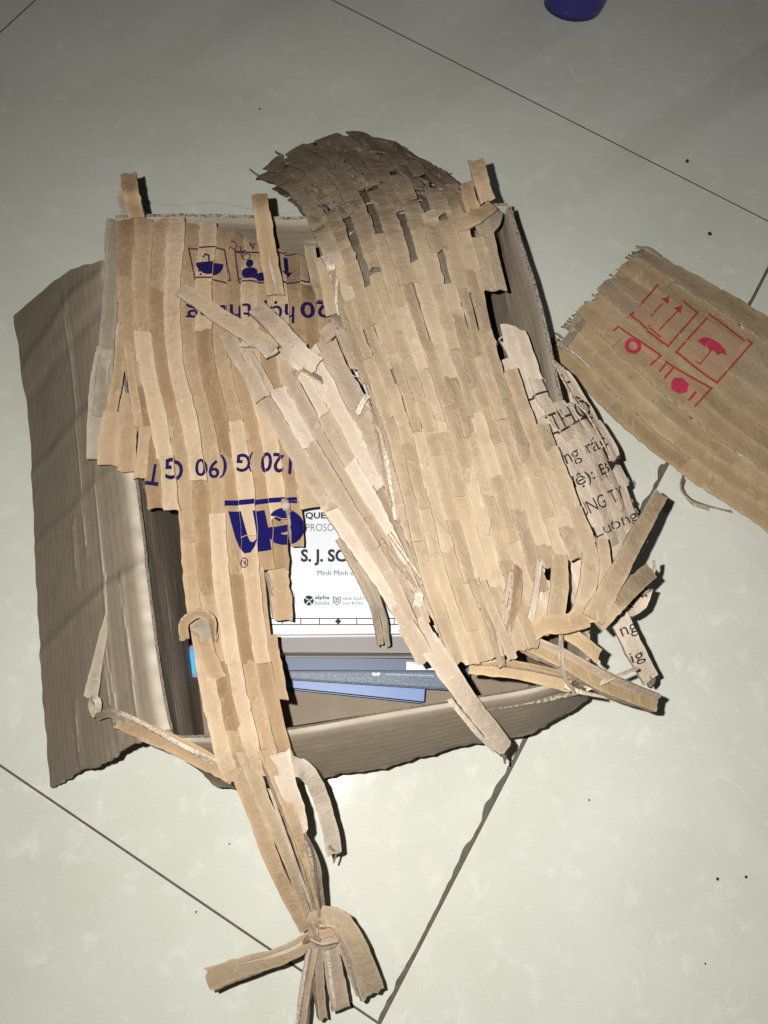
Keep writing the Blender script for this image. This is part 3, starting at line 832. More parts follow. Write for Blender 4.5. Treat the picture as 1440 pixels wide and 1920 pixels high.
for p, w, w1, mt, r in tail: R(p, w, mt, w1=w1, roll=r, th=.0022)
R([(522, 1412, .137), (536, 1465, .133), (556, 1520, .127), (566, 1562, .122)], 42, 'pale', w1=24, th=.0018, nu=5)
R([(548, 1436, .134), (578, 1450, .124), (602, 1500, .106), (618, 1555, .092), (628, 1602, .080)], 34, 'pale', w1=30, th=.0018, nu=5)
R([(618, 1585, .086), (630, 1596, .080), (626, 1618, .070)], 8, 'greyside', roll=.6, w1=3)
# knot, bow ends and fringe
R([(604, 1742, KZ), (570, 1768, KZ+.003), (520, 1795, KZ), (455, 1812, KZ-.005), (388, 1836, KZ-.008)], 22, 'kraftB', w1=38, th=.003, arch=.0012, nu=6)
R([(598, 1752, KZ-.003), (560, 1783, KZ-.001), (500, 1808, KZ-.004), (450, 1828, KZ-.008), (400, 1848, KZ-.010)], 12, 'kraftE', w1=16, roll=-.9, th=.002)
R([(600, 1744, KZ+.002), (556, 1775, KZ+.004), (510, 1793, KZ+.002), (450, 1808, KZ-.002)], 7, 'pale', w1=5, roll=.3, th=.001)
R([(582, 1742, KZ+.006), (600, 1718, KZ+.012), (640, 1727, KZ+.010), (675, 1785, KZ+.003), (704, 1860, KZ-.015)], 30, 'kraftB', w1=38, th=.0022, arch=.0008, nu=5)
R([(600, 1732, KZ+.010), (630, 1738, KZ+.010), (656, 1790, KZ), (684, 1872, KZ-.018)], 12, 'pale', w1=18, roll=.8, th=.002)
R([(584, 1754, KZ+.008), (604, 1762, KZ+.011), (632, 1756, KZ+.009)], 18, 'pinkC', roll=.5, th=.002)
R([(586, 1766, KZ+.005), (606, 1774, KZ+.008), (630, 1766, KZ+.006)], 16, 'greyside', roll=-.3, th=.002)
R([(586, 1745, KZ+.010), (600, 1752, KZ+.014), (626, 1746, KZ+.011)], 14, 'kraftA', roll=.1, th=.002)
R([(580, 1736, KZ+.010), (590, 1752, KZ+.014), (596, 1772, KZ+.008)], 16, 'pinkC', roll=-.7, th=.002)
R([(592, 1738, KZ+.008), (584, 1756, KZ+.011), (572, 1770, KZ+.004)], 12, 'kraftE', roll=.5, th=.002)
R([(588, 1770, KZ), (574, 1840, KZ-.010), (560, 1950, KZ-.024)], 24, 'pinkC', w1=22, th=.005, roll=-.4)
R([(580, 1778, KZ+.002), (567, 1850, KZ-.008), (553, 1950, KZ-.022)], 7, 'fluff', th=.001, roll=-.4)
R([(598, 1770, KZ), (600, 1840, KZ-.012), (606, 1912, KZ-.024)], 17, 'pinkC', th=.005, roll=.3)
R([(618, 1768, KZ), (628, 1830, KZ-.010), (640, 1892, KZ-.020)], 34, 'pinkC', w1=36, th=.004, roll=.15)
R([(612, 1770, KZ+.001), (620, 1830, KZ-.008), (628, 1888, KZ-.018)], 6, 'fluff', th=.001)
R([(636, 1762, KZ+.002), (650, 1800, KZ-.004), (672, 1868, KZ-.016)], 20, 'pale', w1=12, th=.002, roll=-.6)
# arm to the left over the flap
R([(438, 1452, .122), (370, 1418, .130), (300, 1385, .133), (222, 1350, .120)], 34, th=.0025, roll=-.15)
R([(418, 1432, .130), (340, 1396, .137), (260, 1352, .132), (212, 1332, .118)], 9, 'fluff', roll=-.7, th=.0015)
R([(236, 1350, .124), (205, 1338, .115), (180, 1346, .100)], 22, 'greyside', w1=12, roll=.5)
R([(178, 1342, .100), (170, 1325, .098), (172, 1308, .104), (184, 1316, .106), (182, 1338, .100)], 12, 'pale', roll=.6, nv=14)
R([(170, 1306, .097), (184, 1235, .097), (204, 1148, .099)], 26, 'greyside', w1=12, roll=-.12)

# ------------------------------------------------------------ mat D: printed pale mat below the big one
mD = empty('slit_cardboard_mat', 'pale pinkish slit mat with slanting black lettering under the big tan mat', 'cardboard mat')
SD = Sheet([
    [(860, 700, .127), (930, 610, .128), (1010, 640, .126), (1058, 690, .118)],
    [(920, 800, .127), (980, 765, .128), (1055, 735, .125), (1094, 744, .112)],
    [(970, 900, .124), (1040, 855, .125), (1110, 815, .118), (1138, 818, .104)],
    [(1010, 990, .120), (1085, 945, .121), (1150, 905, .112), (1172, 890, .098)],
    [(1055, 1090, .116), (1120, 1045, .116), (1185, 1003, .106), (1212, 985, .094)],
    [(1090, 1170, .112), (1150, 1130, .112), (1215, 1085, .10), (1240, 1060, .09)]])
SD.nvper = 36
ncD = 11
spD = []
tops = [.0, .0, .0, .0, -.02, .12, .22, .02, .0, -.0, .0]
bots = [.93, .93, .93, .92, .92, .92, .9, .88, .80, .77, .52]
tops = [.05, .05, .05, .05, -.03, -.03, .20, .22, .03, 0., .0]
for c in range(ncD): spD.append((max(0, tops[c]+.03), bots[c]))
bD = mat_bricks(SD, ncD, spD, .26, mD, M['pinkD'], stag=(0, .5, .25, .75), proud=lambda c, i: (c+i) % 2*.4)
def PD(art, ink_='ink_dark'): print_on_bricks(SD, bD, art, M[ink_])
PD(text2d('THÔ', 1064, 775, 84, 44, rot=25), 'ink_dark')
PD(text2d('ung rác', 1088, 850, 104, 34, rot=25))
PD(text2d('đệ): BM', 1112, 890, 112, 30, rot=25, bold=.01))
PD(text2d('ƯNG TY', 1126, 938, 92, 31, rot=24))
PD(text2d('Luong', 1154, 985, 86, 28, rot=24))
PD(line2d([(1146, 982), (1149, 977)], 2.5)); PD(line2d([(1163, 975), (1166, 970)], 2.5))
PD(text2d('CÂN', 1010, 1000, 70, 30, rot=24)); PD(text2d('gian', 1020, 1100, 80, 40, rot=64))
PD(line2d([(948, 773), (1000, 748)], 4)); PD(line2d([(1000, 744), (1024, 734)], 4)); PD(line2d([(1044, 729), (1066, 718)], 4)); PD(line2d([(1022, 820), (1044, 811)], 4)); PD(line2d([(1047, 813), (1108, 785)], 4))
RD = lambda pts, w, mat='pinkD', **k: ribbon(pts, w, mD, M[mat], **k)
r1 = RD([(946, 628, .126), (975, 680, .128), (1010, 745, .126)], 26, th=.002)
print_on_ribbon(r1, line2d([(932, 645), (966, 625)], 4), M['ink_dark'])
r9 = RD([(1156, 1146, .112), (1188, 1212, .105), (1222, 1275, .092)], 38, w1=34, th=.003)
print_on_ribbon(r9, text2d('ng', 1180, 1184, 32, 24, rot=22), M['ink_dark'])
print_on_ribbon(r9, text2d('ig', 1195, 1233, 26, 26, rot=22), M['ink_dark'])
r10 = RD([(1158, 1140, .106), (1190, 1128, .102), (1206, 1095, .108), (1215, 1110, .098)], 44, th=.002, roll=.3)
print_on_ribbon(r10, text2d('(A;', 1192, 1122, 44, 26, rot=30), M['ink_dark'])
RD([(1126, 1062, .122), (1170, 1030, .118), (1206, 1004, .112)], 30, 'pale')
RD([(1218, 1262, .094), (1226, 1272, .085), (1218, 1282, .086)], 18, 'greyside', roll=.6)

# ------------------------------------------------------------ mat C: middle bundle
mC = empty('slit_cardboard_mat', 'pinkish-grey diagonal bundle in the middle ending in a long pale tongue', 'cardboard mat')
RC = lambda pts, w, mat='pinkC', **k: ribbon(pts, w, mC, M[mat], **k)
CZ = .147
SC = Sheet([
    [(486, 752, CZ-.004), (535, 722, CZ), (575, 690, CZ+.002), (628, 640, CZ+.002)],
    [(560, 884, CZ-.002), (608, 856, CZ), (648, 828, CZ+.002), (700, 795, CZ)],
    [(640, 1006, CZ-.001), (684, 980, CZ+.001), (716, 955, CZ+.002), (748, 925, CZ)],
    [(712, 1110, CZ-.001), (744, 1085, CZ+.001), (766, 1062, CZ+.001), (784, 1040, CZ)],
    [(770, 1212, CZ-.002), (792, 1195, CZ), (810, 1180, CZ), (828, 1166, CZ)]])
SC.nvper = 34
bC = mat_bricks(SC, 6, [(.0, .97), (.0, .99), (-.02, .98), (.14, .97), (-.03, .95), (.0, .9)], .42, mC, lambda c, i: M['pinkD' if (c, i) in ((1, 0), (3, 1), (4, 0), (0, 1)) else 'pinkC'], stag=(0, .45, .2, .7), th=.0016,
           proud=lambda c, i: (0, 1.4, .3, 1.6, .2, 1.2)[c], buck=.0011)
brick(SC, 3.1/6, 3.9/6, -.03, .15, mC, M['pale'], lift=.004, nv=8)
for p, w, kw in [
    ([(604, 640, CZ-.004), (664, 740, CZ-.002), (725, 850, CZ-.003), (750, 950, CZ-.004)], 34, dict(roll=-.1)),
    ([(670, 590, CZ-.002), (675, 660, CZ), (715, 760, CZ+.001), (745, 870, CZ+.001), (762, 980, CZ)], 30, dict(roll=.5, th=.002)),
    ([(698, 760, CZ), (720, 860, CZ+.003), (740, 950, CZ+.003)], 15, dict(roll=.8)),
    ([(712, 800, CZ+.001), (728, 880, CZ+.004), (742, 975, CZ+.003)], 7, dict(roll=.2, mat='fluff')),
    ([(720, 1010, CZ+.004), (745, 1050, CZ+.005), (785, 1100, CZ+.004)], 12, dict(roll=.6)),
    ([(730, 1000, CZ+.006), (755, 1035, CZ+.006), (790, 1085, CZ+.004)], 4, dict(mat='fluff')),
    ([(574, 800, CZ-.006), (594, 870, CZ-.008), (604, 950, CZ-.010)], 84, dict(mat='kraftB', nu=5)),
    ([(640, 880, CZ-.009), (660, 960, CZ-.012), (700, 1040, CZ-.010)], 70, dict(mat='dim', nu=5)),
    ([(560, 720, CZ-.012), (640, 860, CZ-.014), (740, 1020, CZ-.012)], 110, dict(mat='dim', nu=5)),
    ([(640, 1008, CZ-.010), (672, 1070, CZ-.012), (702, 1140, CZ-.022), (715, 1210, CZ-.045)], 26, dict(w1=12, roll=.5)),
    ([(655, 1010, CZ-.008), (690, 1080, CZ-.010), (716, 1150, CZ-.022), (728, 1212, CZ-.043)], 16, dict(w1=9, roll=-.6, mat='greyside')),
    ([(800, 1120, CZ), (830, 1160, CZ), (850, 1225, CZ-.006)], 36, dict(roll=.2)),
    # long pale tongue
    ([(775, 1165, CZ+.002), (812, 1218, CZ+.002), (868, 1300, CZ-.006), (948, 1404, CZ-.036)], 44, dict(w1=34, th=.003, mat='pale', nu=5, arch=.001)),
    ([(760, 1172, CZ+.003), (780, 1205, CZ+.004), (800, 1240, CZ)], 36, dict(th=.002, roll=-.4)),
    ([(930, 1398, CZ-.040), (945, 1412, CZ-.055), (950, 1426, CZ-.07)], 22, dict(w1=12, roll=.6, mat='fluff')),
    ([(842, 1310, CZ-.010), (880, 1358, CZ-.018), (930, 1412, CZ-.040)], 10, dict(roll=-.7, mat='fluff')),
    # folded ends at the top left
    ([(338, 540, CZ-.002), (400, 584, CZ), (462, 622, CZ+.004), (516, 652, CZ+.008)], 32, dict(w1=34, mat='kraftB', th=.002)),
    ([(480, 576, CZ+.004), (512, 606, CZ+.010), (556, 654, CZ+.012)], 36, dict(w1=38, th=.004, mat='pinkC')),
    ([(424, 622, CZ-.004), (440, 655, CZ), (470, 702, CZ+.002), (492, 748, CZ+.002)], 30, dict(mat='pinkC', roll=-.2)),
    ([(455, 638, CZ+.002), (485, 640, CZ+.006), (510, 665, CZ+.008)], 30, dict(mat='pale', roll=.2)),
    ([(462, 660, CZ+.002), (486, 700, CZ), (505, 740, CZ-.002)], 26, dict(mat='pinkC', roll=.4)),
    ([(536, 650, CZ+.010), (560, 668, CZ+.014), (592, 690, CZ+.010)], 44, dict(mat='pale', roll=-.4, nu=5, arch=.003)),
    ([(548, 700, CZ+.004), (562, 676, CZ+.012), (560, 648, CZ+.012)], 30, dict(mat='pale', roll=.5)),
    ([(570, 690, CZ+.012), (585, 700, CZ+.010), (604, 712, CZ+.006)], 22, dict(mat='greyside', roll=.7)),
    ([(606, 632, CZ), (634, 610, CZ+.003), (650, 640, CZ+.003), (672, 690, CZ+.004)], 30, dict(mat='pinkC', roll=.3)),
    ([(618, 600, CZ-.002), (628, 592, CZ+.002), (648, 612, CZ+.004)], 30, dict(mat='greyside', roll=.6)),
    ([(690, 740, CZ+.006), (680, 755, CZ+.008), (670, 776, CZ+.006)], 10, dict(mat='fluff', roll=.2)),
    ([(778, 1102, CZ+.004), (786, 1115, CZ+.009), (782, 1138, CZ+.004)], 17, dict(mat='fluff', roll=.2)),
]:
    mt = kw.pop('mat', 'pinkC'); RC(p, w, mt, **kw)

# ------------------------------------------------------------ mat B: big tan mat
mB = empty('slit_cardboard_mat', 'largest tan slit mat, its dark far end curling down behind the back wall', 'cardboard mat')
BZ = .154
SB = Sheet([
    [(478, 330, .012), (545, 283, .004), (640, 250, .003), (728, 262, .006), (790, 300, .03)],
    [(528, 348, .068), (600, 310, .060), (680, 285, .055), (760, 295, .062), (825, 318, .075)],
    [(566, 385, .105), (640, 350, .103), (712, 325, .102), (790, 325, .104), (862, 345, .11)],
    [(592, 438, .138), (668, 405, .137), (742, 380, .137), (820, 365, .138), (893, 375, .138)],
    [(614, 490, BZ), (688, 465, BZ), (764, 442, BZ), (842, 422, BZ), (915, 415, BZ-.004)],
    [(650, 600, BZ+.002), (722, 580, BZ+.002), (798, 560, BZ+.002), (875, 545, BZ), (945, 535, BZ-.004)],
    [(695, 720, BZ+.004), (768, 706, BZ+.004), (838, 690, BZ+.003), (908, 676, BZ), (980, 660, BZ-.004)],
    [(732, 842, BZ+.003), (806, 828, BZ+.003), (880, 814, BZ+.003), (950, 798, BZ), (1022, 780, BZ-.005)],
    [(762, 965, BZ+.001), (838, 952, BZ+.002), (916, 938, BZ+.002), (990, 922, BZ), (1068, 902, BZ-.006)],
    [(792, 1088, BZ-.002), (872, 1076, BZ), (950, 1062, BZ), (1030, 1044, BZ-.003), (1112, 1020, BZ-.010)],
    [(850, 1250, BZ-.010), (925, 1232, BZ-.006), (1000, 1210, BZ-.004), (1075, 1184, BZ-.007), (1150, 1150, BZ-.016)]])
SB.nvper = 70
ncB = 13
vB = lambda y, u: vy(SB, y, u)
endsB = [1242, 1246, 1244, 1236, 1226, 1214, 1216, 1180, 1110, 1062, 1050, 1040, 1078]
spB = []
for c in range(ncB):
    u = (c+.5)/ncB
    a = [.012, .0, .02, .0, .012, .0, .02, .006, .02, .0, .03, .05, .09][c]
    spB.append((a, vB(endsB[c], u)))
spB[12] = (.36, .505)                     # right-hand columns: notches
spB[11] = (.05, .505)
def gapB(c, v):
    if .47 < v < .56 and c in (6, 9): return .3
    k = noise.noise(Vector((c*3.7, v*19, 8)))
    return .26 if k > .20 and .35 < v < .64 else (.12 if k > .1 and v < .7 else 0)
holes = {2: [(405, 540)], 4: [(352, 442)], 6: [(392, 494)], 8: [(352, 400), (470, 536)], 11: [(352, 452)], 1: [(380, 398)],
         3: [(500, 512)], 7: [(318, 334)], 5: [(345, 358)], 9: [(330, 350), (400, 412)], 10: [(318, 330)]}
def matB(c, i): return M['kraftB2' if (c*7+i*5) % 9 in (2, 6) else 'kraftB']
bB = []
def splitspans(c):
    out = []; v0, v1 = spB[c]; u = (c+.5)/ncB
    for y0, y1 in holes.get(c, []):
        a, b = vB(y0, u), vB(y1, u)
        if a > v0+.01: out.append((v0, a))
        v0 = b
    out.append((v0, v1)); return out
for c in range(ncB):
    for sp_ in splitspans(c):
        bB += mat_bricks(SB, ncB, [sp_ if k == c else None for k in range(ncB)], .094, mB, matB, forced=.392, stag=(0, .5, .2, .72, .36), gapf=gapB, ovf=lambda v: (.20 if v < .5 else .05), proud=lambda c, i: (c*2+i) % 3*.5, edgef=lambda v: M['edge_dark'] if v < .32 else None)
bB += mat_bricks(SB, ncB, [None]*11+[(vB(696, .9), vB(1044, .9)), (vB(798, .96), vB(1060, .96))], .094, mB, matB, proud=lambda c, i: .3)
# greyer second ply seen through the slits
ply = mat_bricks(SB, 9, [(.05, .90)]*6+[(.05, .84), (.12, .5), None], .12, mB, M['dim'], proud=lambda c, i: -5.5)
# ragged tips of the far end
rr = random.Random(5)
for k in range(46):
    u = rr.random(); v = rr.uniform(-.004, .30)
    p, n = SB.frame(u, v); q = SB.img(u, v)
    du = rr.uniform(-14, 14)
    pts = [(q.x, q.y, q.z+.002), (q.x-6+du*.2, q.y-5, q.z+.004), (q.x-14+du*.5, q.y-9-rr.random()*5, q.z+.002)]
    ribbon(pts, rr.uniform(4, 10), mB, M['dim'], w1=2, roll=rr.uniform(-.6, .6), nv=5, nu=2, torn=2, name='torn_tip', edge=M['edge_dark'])
RB = lambda pts, w, mat='kraftB', **k: ribbon(pts, w, mB, M[mat], **k)
for p, w, kw in [
    ([(893, 300, .158), (902, 338, .162), (916, 378, .155)], 29, dict(th=.002, mat='kraftA')),
    ([(874, 342, .148), (880, 370, .152), (890, 400, .150)], 26, dict(mat='kraftA', roll=-.4)),
    ([(850, 420, .155), (888, 408, .158), (925, 385, .152)], 44, dict(mat='kraftA', roll=.1, w1=24)),
    ([(932, 392, .146), (928, 412, .148), (912, 432, .150)], 26, dict(mat='greyside', roll=.5)),
    ([(846, 345, .128), (858, 372, .140), (868, 402, .150)], 26, dict(mat='kraftA')),
    # left edge frayed strip
    ([(604, 480, .152), (616, 520, .152), (628, 590, .150)], 34, dict(mat='kraftB', roll=-.2)),
    ([(610, 480, .157), (620, 500, .160), (618, 508, .156)], 16, dict(mat='fluff', roll=.2)),
    ([(632, 500, .157), (640, 560, .158), (664, 640, .158), (690, 720, .158)], 22, dict(roll=.5)),
    ([(632, 520, .160), (630, 560, .160), (636, 590, .158)], 5, dict(mat='fluff')),
    ([(580, 460, .140), (592, 520, .142), (606, 560, .144)], 22, dict(roll=.3, mat='kraftB')),
    # narrow sunken strips with visible edges near the lower end
    ([(886, 1085, BZ+.006), (912, 1150, BZ+.005), (934, 1212, BZ-.002), (944, 1250, BZ-.006)], 18, dict(mat='kraftB', roll=.6, th=.002)),
    ([(902, 1090, BZ+.004), (930, 1160, BZ+.005), (962, 1236, BZ-.002)], 18, dict(mat='pinkC', roll=-.4, th=.002)),
    ([(972, 1062, BZ+.004), (970, 1110, BZ+.006), (958, 1180, BZ), (948, 1222, BZ-.006)], 26, dict(mat='kraftA', roll=.7, th=.002)),
    ([(925, 1100, BZ+.004), (940, 1150, BZ+.004), (945, 1215, BZ-.003)], 28, dict(mat='kraftB', roll=.1)),
    ([(958, 1072, BZ+.006), (950, 1120, BZ+.007), (944, 1170, BZ+.002)], 9, dict(mat='pale', roll=.5)),
    ([(1000, 1060, BZ-.006), (992, 1120, BZ-.006), (986, 1190, BZ-.010)], 44, dict(mat='pinkD', nu=5)),
    ([(1012, 1050, BZ+.002), (1005, 1110, BZ+.002), (990, 1185, BZ-.004)], 12, dict(mat='pale', roll=.4)),
    ([(1048, 1040, BZ-.002), (1050, 1095, BZ), (1042, 1160, BZ), (1040, 1185, BZ-.004)], 32, dict(mat='kraftB')),
    ([(1030, 1090, BZ-.006), (1024, 1130, BZ-.004), (1012, 1190, BZ-.008)], 30, dict(mat='pale')),
    ([(1108, 1040, BZ-.004), (1104, 1090, BZ-.002), (1092, 1140, BZ-.002), (1070, 1172, BZ-.004)], 32, dict(mat='kraftB')),
    ([(1128, 1010, BZ-.010), (1136, 1060, BZ-.006), (1132, 1110, BZ-.006)], 22, dict(mat='kraftB')),
    # hem along the lower end
    ([(980, 1192, BZ-.006), (1020, 1172, BZ), (1060, 1170, BZ), (1100, 1158, BZ)], 36, dict(mat='kraftA', roll=.1)),
    ([(1086, 1150, BZ-.002), (1120, 1142, BZ+.002), (1140, 1150, BZ)], 44, dict(mat='kraftB')),
    # long strips fanning to the right
    ([(1112, 1160, BZ+.002), (1150, 1090, BZ+.002), (1196, 1005, BZ-.012), (1240, 925, BZ-.035)], 40, dict(w1=30, mat='kraftB', th=.002, nu=4)),
    ([(1118, 1168, BZ), (1165, 1120, BZ-.002), (1222, 1068, BZ-.030)], 38, dict(w1=34, mat='kraftB', th=.002, nu=4)),
    ([(1228, 1052, BZ-.030), (1226, 1072, BZ-.032), (1204, 1098, BZ-.028)], 8, dict(mat='fluff', roll=.5)),
    ([(972, 1198, BZ-.014), (1050, 1236, BZ-.012), (1130, 1282, BZ-.020), (1232, 1322, BZ-.042)], 30, dict(w1=28, mat='kraftE', th=.005, roll=.2, nu=4)),
    ([(990, 1196, BZ-.012), (1060, 1225, BZ-.010), (1150, 1275, BZ-.018), (1236, 1310, BZ-.040)], 14, dict(w1=14, mat='pinkC', th=.002, roll=-.6)),
    ([(880, 1250, BZ-.022), (960, 1258, BZ-.020), (1070, 1284, BZ-.026)], 28, dict(mat='kraftE', th=.003, roll=-.2)),
    ([(890, 1240, BZ-.020), (970, 1245, BZ-.018), (1080, 1268, BZ-.022)], 12, dict(mat='kraftA', th=.003, roll=.3)),
    ([(1062, 1184, BZ-.018), (1090, 1204, BZ-.016), (1124, 1230, BZ-.018)], 28, dict(mat='kraftE', th=.002)),
    ([(1086, 1210, BZ-.018), (1108, 1228, BZ-.018), (1124, 1244, BZ-.022)], 9, dict(mat='fluff')),
    ([(1053, 1186, BZ-.008), (1054, 1230, BZ-.006), (1060, 1270, BZ-.014), (1084, 1300, BZ-.026)], 8, dict(mat='pale', roll=.3)),
    ([(1098, 1292, BZ-.022), (1150, 1270, BZ-.018), (1196, 1252, BZ-.030)], 9, dict(mat='pale', w1=7, roll=.4)),
    ([(1060, 1284, BZ-.024), (1084, 1296, BZ-.024), (1128, 1306, BZ-.032)], 12, dict(mat='fluff', w1=5)),
]:
    mt = kw.pop('mat', 'kraftB'); RB(p, w, mt, **kw)

# ------------------------------------------------------------ mat E: on the floor at the right
mE = empty('slit_cardboard_mat', 'dirty brown mat flat on the tiles with red arrow and umbrella signs', 'cardboard mat')
SE = Sheet([
    [(1205, 462, .012), (1110, 556, .016), (1028, 655, .010)],
    [(1320, 524, .016), (1205, 640, .022), (1110, 742, .014)],
    [(1440, 596, .016), (1310, 730, .024), (1205, 830, .014)],
    [(1560, 672, .016), (1420, 816, .024), (1310, 908, .015)],
    [(1680, 750, .014), (1540, 900, .022), (1432, 990, .014)],
    [(1790, 830, .012), (1650, 985, .018), (1545, 1085, .012)]])
SE.nvper = 40
bE = mat_bricks(SE, 9, [(.005, .97), (.0, .98), (.006, .96), (.0, .98), (.01, .97), (.0, .98), (.004, .97), (.02, .98), (.0, .97)], .27, mE, lambda c, i: M['kraftE' if c > 3 or (c+i) % 3 else 'kraftB'],
                stag=(0, .5, .25, .7), proud=lambda c, i: (c+i) % 2*.7 if c < 4 else (c % 2)*1.8, buck=.0011)
def PE(art, k='ink_red'): print_on_bricks(SE, bE, art, M[k], gap=.0002 if k == 'tint_red' else .0004)
PE(poly2d([[(1222, 548), (1300, 590), (1238, 650), (1182, 596)], [(1318, 596), (1400, 648), (1342, 712), (1272, 660)], [(1160, 618), (1250, 676), (1330, 726), (1300, 760), (1230, 704)]]), 'tint_red')
ln = lambda a, b, w=4: PE(line2d([a, b], w))
# arrow sign
ln((1232, 536), (1200, 573)); ln((1180, 594), (1252, 650)); ln((1252, 650), (1308, 586)); ln((1308, 586), (1282, 565)); ln((1178, 596), (1186, 590))
ln((1220, 594), (1240, 572), 3); ln((1237, 618), (1272, 582), 3); ln((1216, 612), (1238, 632), 3)
PE(poly2d([[(1255, 555), (1252, 572), (1239, 562)]])); PE(poly2d([[(1279, 572), (1276, 589), (1262, 578)]]))
# umbrella sign
ln((1330, 590), (1407, 646)); ln((1407, 646), (1344, 718)); ln((1344, 718), (1268, 660)); ln((1268, 660), (1324, 598))
PE(poly2d([[(1305, 641), (1318, 634), (1332, 635), (1348, 645), (1358, 657), (1361, 669), (1352, 664), (1344, 668), (1338, 658), (1330, 660), (1326, 649), (1318, 651)]]), 'ink_pink')
ln((1333, 658), (1313, 682), 2.5); ln((1313, 682), (1305, 678), 2.5)
# cut-off sign below
ln((1150, 624), (1160, 614)); ln((1160, 614), (1238, 668)); ln((1238, 668), (1218, 688)); ln((1248, 680), (1334, 728)); ln((1334, 728), (1300, 765)); ln((1250, 680), (1234, 700)); ln((1262, 690), (1244, 712)); ln((1302, 738), (1290, 752), 5)
for rad in (0,):
    pts = [(1186+12*math.cos(a*math.pi/8), 651+12*math.sin(a*math.pi/8)) for a in range(17)]
    PE(line2d(pts, 7), 'ink_pink')
PE(poly2d([[(1255, 722), (1262, 710), (1278, 709), (1290, 722), (1286, 738), (1270, 742), (1256, 734)]]), 'ink_pink')
RE = lambda pts, w, mat='kraftE', **k: ribbon(pts, w, mE, M[mat], **k)
RE([(1196, 462, .012), (1216, 466, .018), (1240, 482, .014)], 14, 'pale', roll=.4)
RE([(1030, 655, .014), (1060, 640, .018), (1110, 575, .016)], 16, 'greyside', roll=.4)
RE([(1046, 642, .022), (1080, 664, .024), (1108, 690, .020)], 6, 'fluff', roll=.3)
rr = random.Random(9)
for k in range(34):
    t = rr.random(); x = 1205+(1030-1205)*t; y = 462+(652-462)*t
    a = rr.uniform(2.0, 4.2)
    RE([(x+4, y+3, .014), (x+math.cos(a)*5, y+math.sin(a)*5, .018), (x+math.cos(a)*11, y+math.sin(a)*9, .010)], rr.uniform(3, 8), rr.choice(('greyside', 'kraftE', 'pinkC')), w1=2, nv=4, nu=2, torn=2, roll=rr.uniform(-.6, .6), name='torn_tip')

# frayed paper fibres along the torn edges of the strips
rr = random.Random(21)
def fray(bricks, par, n, mats, lo=8, hi=26):
    for k in range(n):
        b = rr.choice(bricks); side = rr.choice((0, b['nu'])); j = rr.randrange(1, b['nv'])
        if rr.random() < .35: side = rr.randrange(0, b['nu']+1); j = rr.choice((0, b['nv']))
        p = b['top'][j][side]; q = b['top'][min(j+1, b['nv'])][side]-b['top'][max(j-1, 0)][side]
        n_ = b['nr'][j][side]; q.normalize(); sd = n_.cross(q)
        L = rr.uniform(lo, hi)*.00038; a = rr.uniform(-.5, .5); d = q*math.cos(a)+sd*math.sin(a)
        w = rr.uniform(.0003, .0008); bend = rr.uniform(-.25, .25)
        vs, fs = [], []
        for i in range(5):
            t = i/4; c = p+d*(L*(t-.5))+sd*(L*bend*t*t)+n_*(.0004+.0012*t*rr.random())
            ww = w*(1-.85*abs(2*t-1))*rr.uniform(.6, 1.2)
            vs += [c-sd*ww, c+sd*ww+n_*.0004, c-n_*.0003]
            if i:
                o = 3*i
                fs += [(o-3, o-2, o+1, o), (o-2, o-1, o+2, o+1), (o-1, o-3, o, o+2)]
        mesh_obj('torn_fibre', vs, fs, [M[rr.choice(mats)]], None, par, smooth=False)
fray(bA, mA, 40, ('pale', 'pinkC', 'edge'))
fray(bB, mB, 60, ('pale', 'kraftB', 'edge', 'pinkC'))
fray(bC, mC, 40, ('pale', 'pinkD', 'edge'))
fray(bD, mD, 20, ('pale', 'edge'))
fray(bE, mE, 50, ('kraftE', 'edge', 'kraftB'))

# curled paper sliver under mat E
pc = empty('paper_curl', 'small grey curl of torn paper on the tiles below the dirty brown mat', 'paper scrap')
ribbon([(1284, 895, .004), (1280, 915, .010), (1296, 935, .008), (1330, 948, .006), (1372, 958, .004)], 12, pc, M['greyside'], w1=5, roll=.6, name='curl')
ribbon([(1286, 925, .004), (1300, 944, .005), (1330, 954, .003)], 5, pc, M['fluff'], name='curl')

# ------------------------------------------------------------ blue stool leg at the top
M['stool'] = plain('glossy_blue_plastic', (.032, .030, .20), .28, .5, 5, .05)
st = empty('plastic_stool', 'glossy dark blue plastic stool whose foot stands on the tiles at the top edge', 'stool')
fc = W(1074, 8, 0)
def leg(cx, cy, sx, sy, nm='leg'):
    prof = [(0, .033), (.010, .034), (.10, .027), (.25, .024), (.42, .022)]
    verts, faces = [], []; n = 28
    for z, r in prof:
        k = 1-z*.25
        for i in range(n):
            a = 2*math.pi*i/n
            x = r*math.cos(a); y = r*.8*math.sin(a)
            if y*sy > 0: y *= .25
            verts.append((cx+x-sx*z*.12, cy+y+(-sy)*z*.12*-1, z))
    for j in range(len(prof)-1):
        for i in range(n): faces.append((j*n+i, j*n+(i+1) % n, (j+1)*n+(i+1) % n, (j+1)*n+i))
    faces.append(tuple(range(n))[::-1])
    mesh_obj(nm, verts, faces, [M['stool']], None, st)
for (dx, dy, sx, sy) in ((0, 0, -1, 1), (.30, 0, 1, 1), (0, .30, -1, -1), (.30, .30, 1, -1)):
    leg(fc.x+dx, fc.y+dy, sx, sy)
bm = bmesh.new(); bmesh.ops.create_cube(bm, size=1); bmesh.ops.scale(bm, vec=(.32, .32, .025), verts=bm.verts); bmesh.ops.translate(bm, vec=(fc.x+.15, fc.y+.19, .44), verts=bm.verts)
bmesh.ops.bevel(bm, geom=bm.edges[:], offset=.01, segments=3, affect='EDGES')
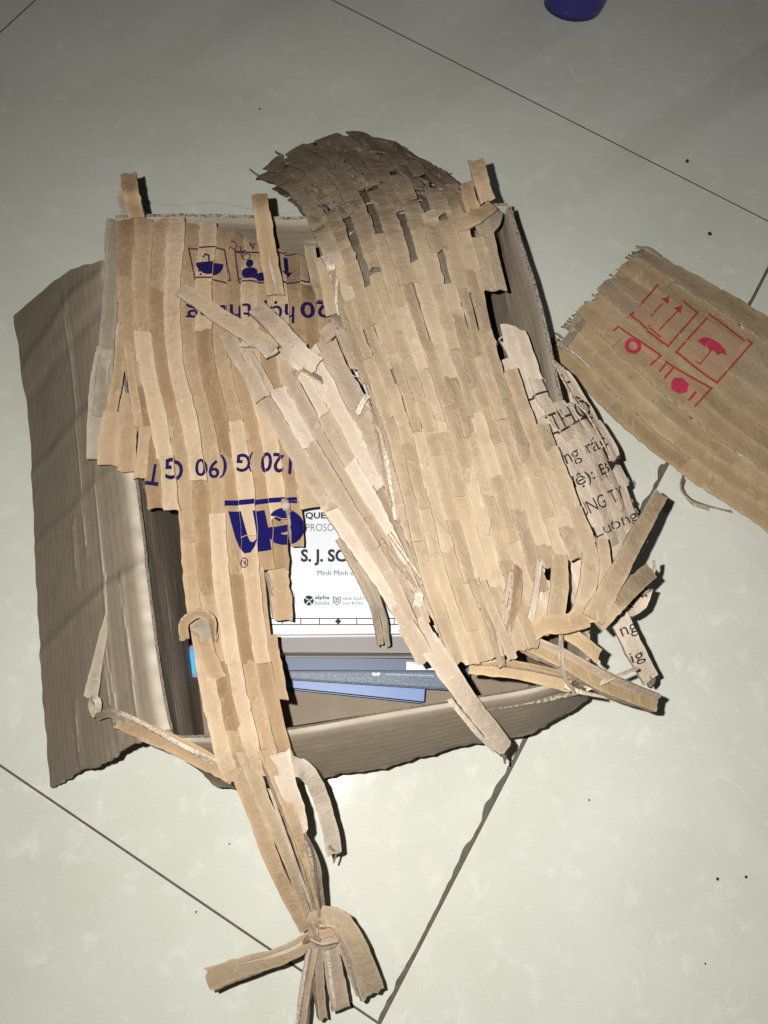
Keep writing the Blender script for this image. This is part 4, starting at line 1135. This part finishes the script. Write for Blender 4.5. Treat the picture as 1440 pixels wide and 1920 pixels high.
me = bpy.data.meshes.new('seat'); bm.to_mesh(me); bm.free(); me.materials.append(M['stool']); link(bpy.data.objects.new('seat', me), st)

# ------------------------------------------------------------ crumbs and a hair on the tiles
M['crumb'] = plain('dark_crumb', (.03, .03, .025), .9)
crs = [(1288, 303, 5, 'dark crumb on the tiles just above the far tile joint'), (1330, 439, 6, 'ragged dark crumb on the tiles above the dirty brown mat'),
       (487, 205, 3, 'tiny crumb on the tiles above the torn dark end of the big mat'), (1345, 1647, 4, 'tiny crumb near the right edge beside a fainter speck'),
       (1398, 1644, 4, 'faint speck nearest the right edge of the lower tile'), (368, 1710, 3, 'tiny crumb above the lower left tile joint'),
       (1104, 1500, 3, 'tiny speck right of the chipped tile joint'), (430, 1582, 2.5, 'tiny speck on the tiles left of the knotted tail'),
       (1322, 1806, 3, 'tiny crumb in the lower right corner area')]
for (x, y, s, lb) in crs:
    k = mpp(x, y, 0)*s; c = W(x, y, 0); bm = bmesh.new(); bmesh.ops.create_icosphere(bm, subdivisions=2, radius=k*.62)
    for v in bm.verts:
        v.co *= 1+.8*noise.noise(v.co*500+Vector((x, y, 0))); v.co.z = v.co.z*.5+k*.4
    me = bpy.data.meshes.new('crumb'); bm.to_mesh(me); bm.free(); me.materials.append(M['crumb'])
    o = link(bpy.data.objects.new('crumb', me)); o.location = (c.x, c.y, 0); o['label'] = lb; o['category'] = 'crumb'; o['group'] = 'crumbs on the tiles'
hp = [(262, 375), (320, 386), (400, 380), (470, 392), (520, 402), (560, 396)]
hc = [W(x, y, .0009) for x, y in hp]
hv, hf = [], []
for j in range(41):
    p = spl(hc, j/40); t = (spl(hc, min(1, j/40+.01))-spl(hc, max(0, j/40-.01))).normalized(); s_ = Vector((t.y, -t.x, 0))
    for a_ in (0, 2.09, 4.19): hv.append(p+(s_*math.cos(a_)+Vector((0, 0, 1))*math.sin(a_))*.00008)
    if j:
        for i in range(3): hf.append(((j-1)*3+i, (j-1)*3+(i+1) % 3, j*3+(i+1) % 3, j*3+i))
ho = mesh_obj('hair', hv, hf, [plain('dark_hair', (.12, .11, .09), .5)])
ho['label'] = 'long thin hair lying on the tiles behind the box'; ho['category'] = 'hair'
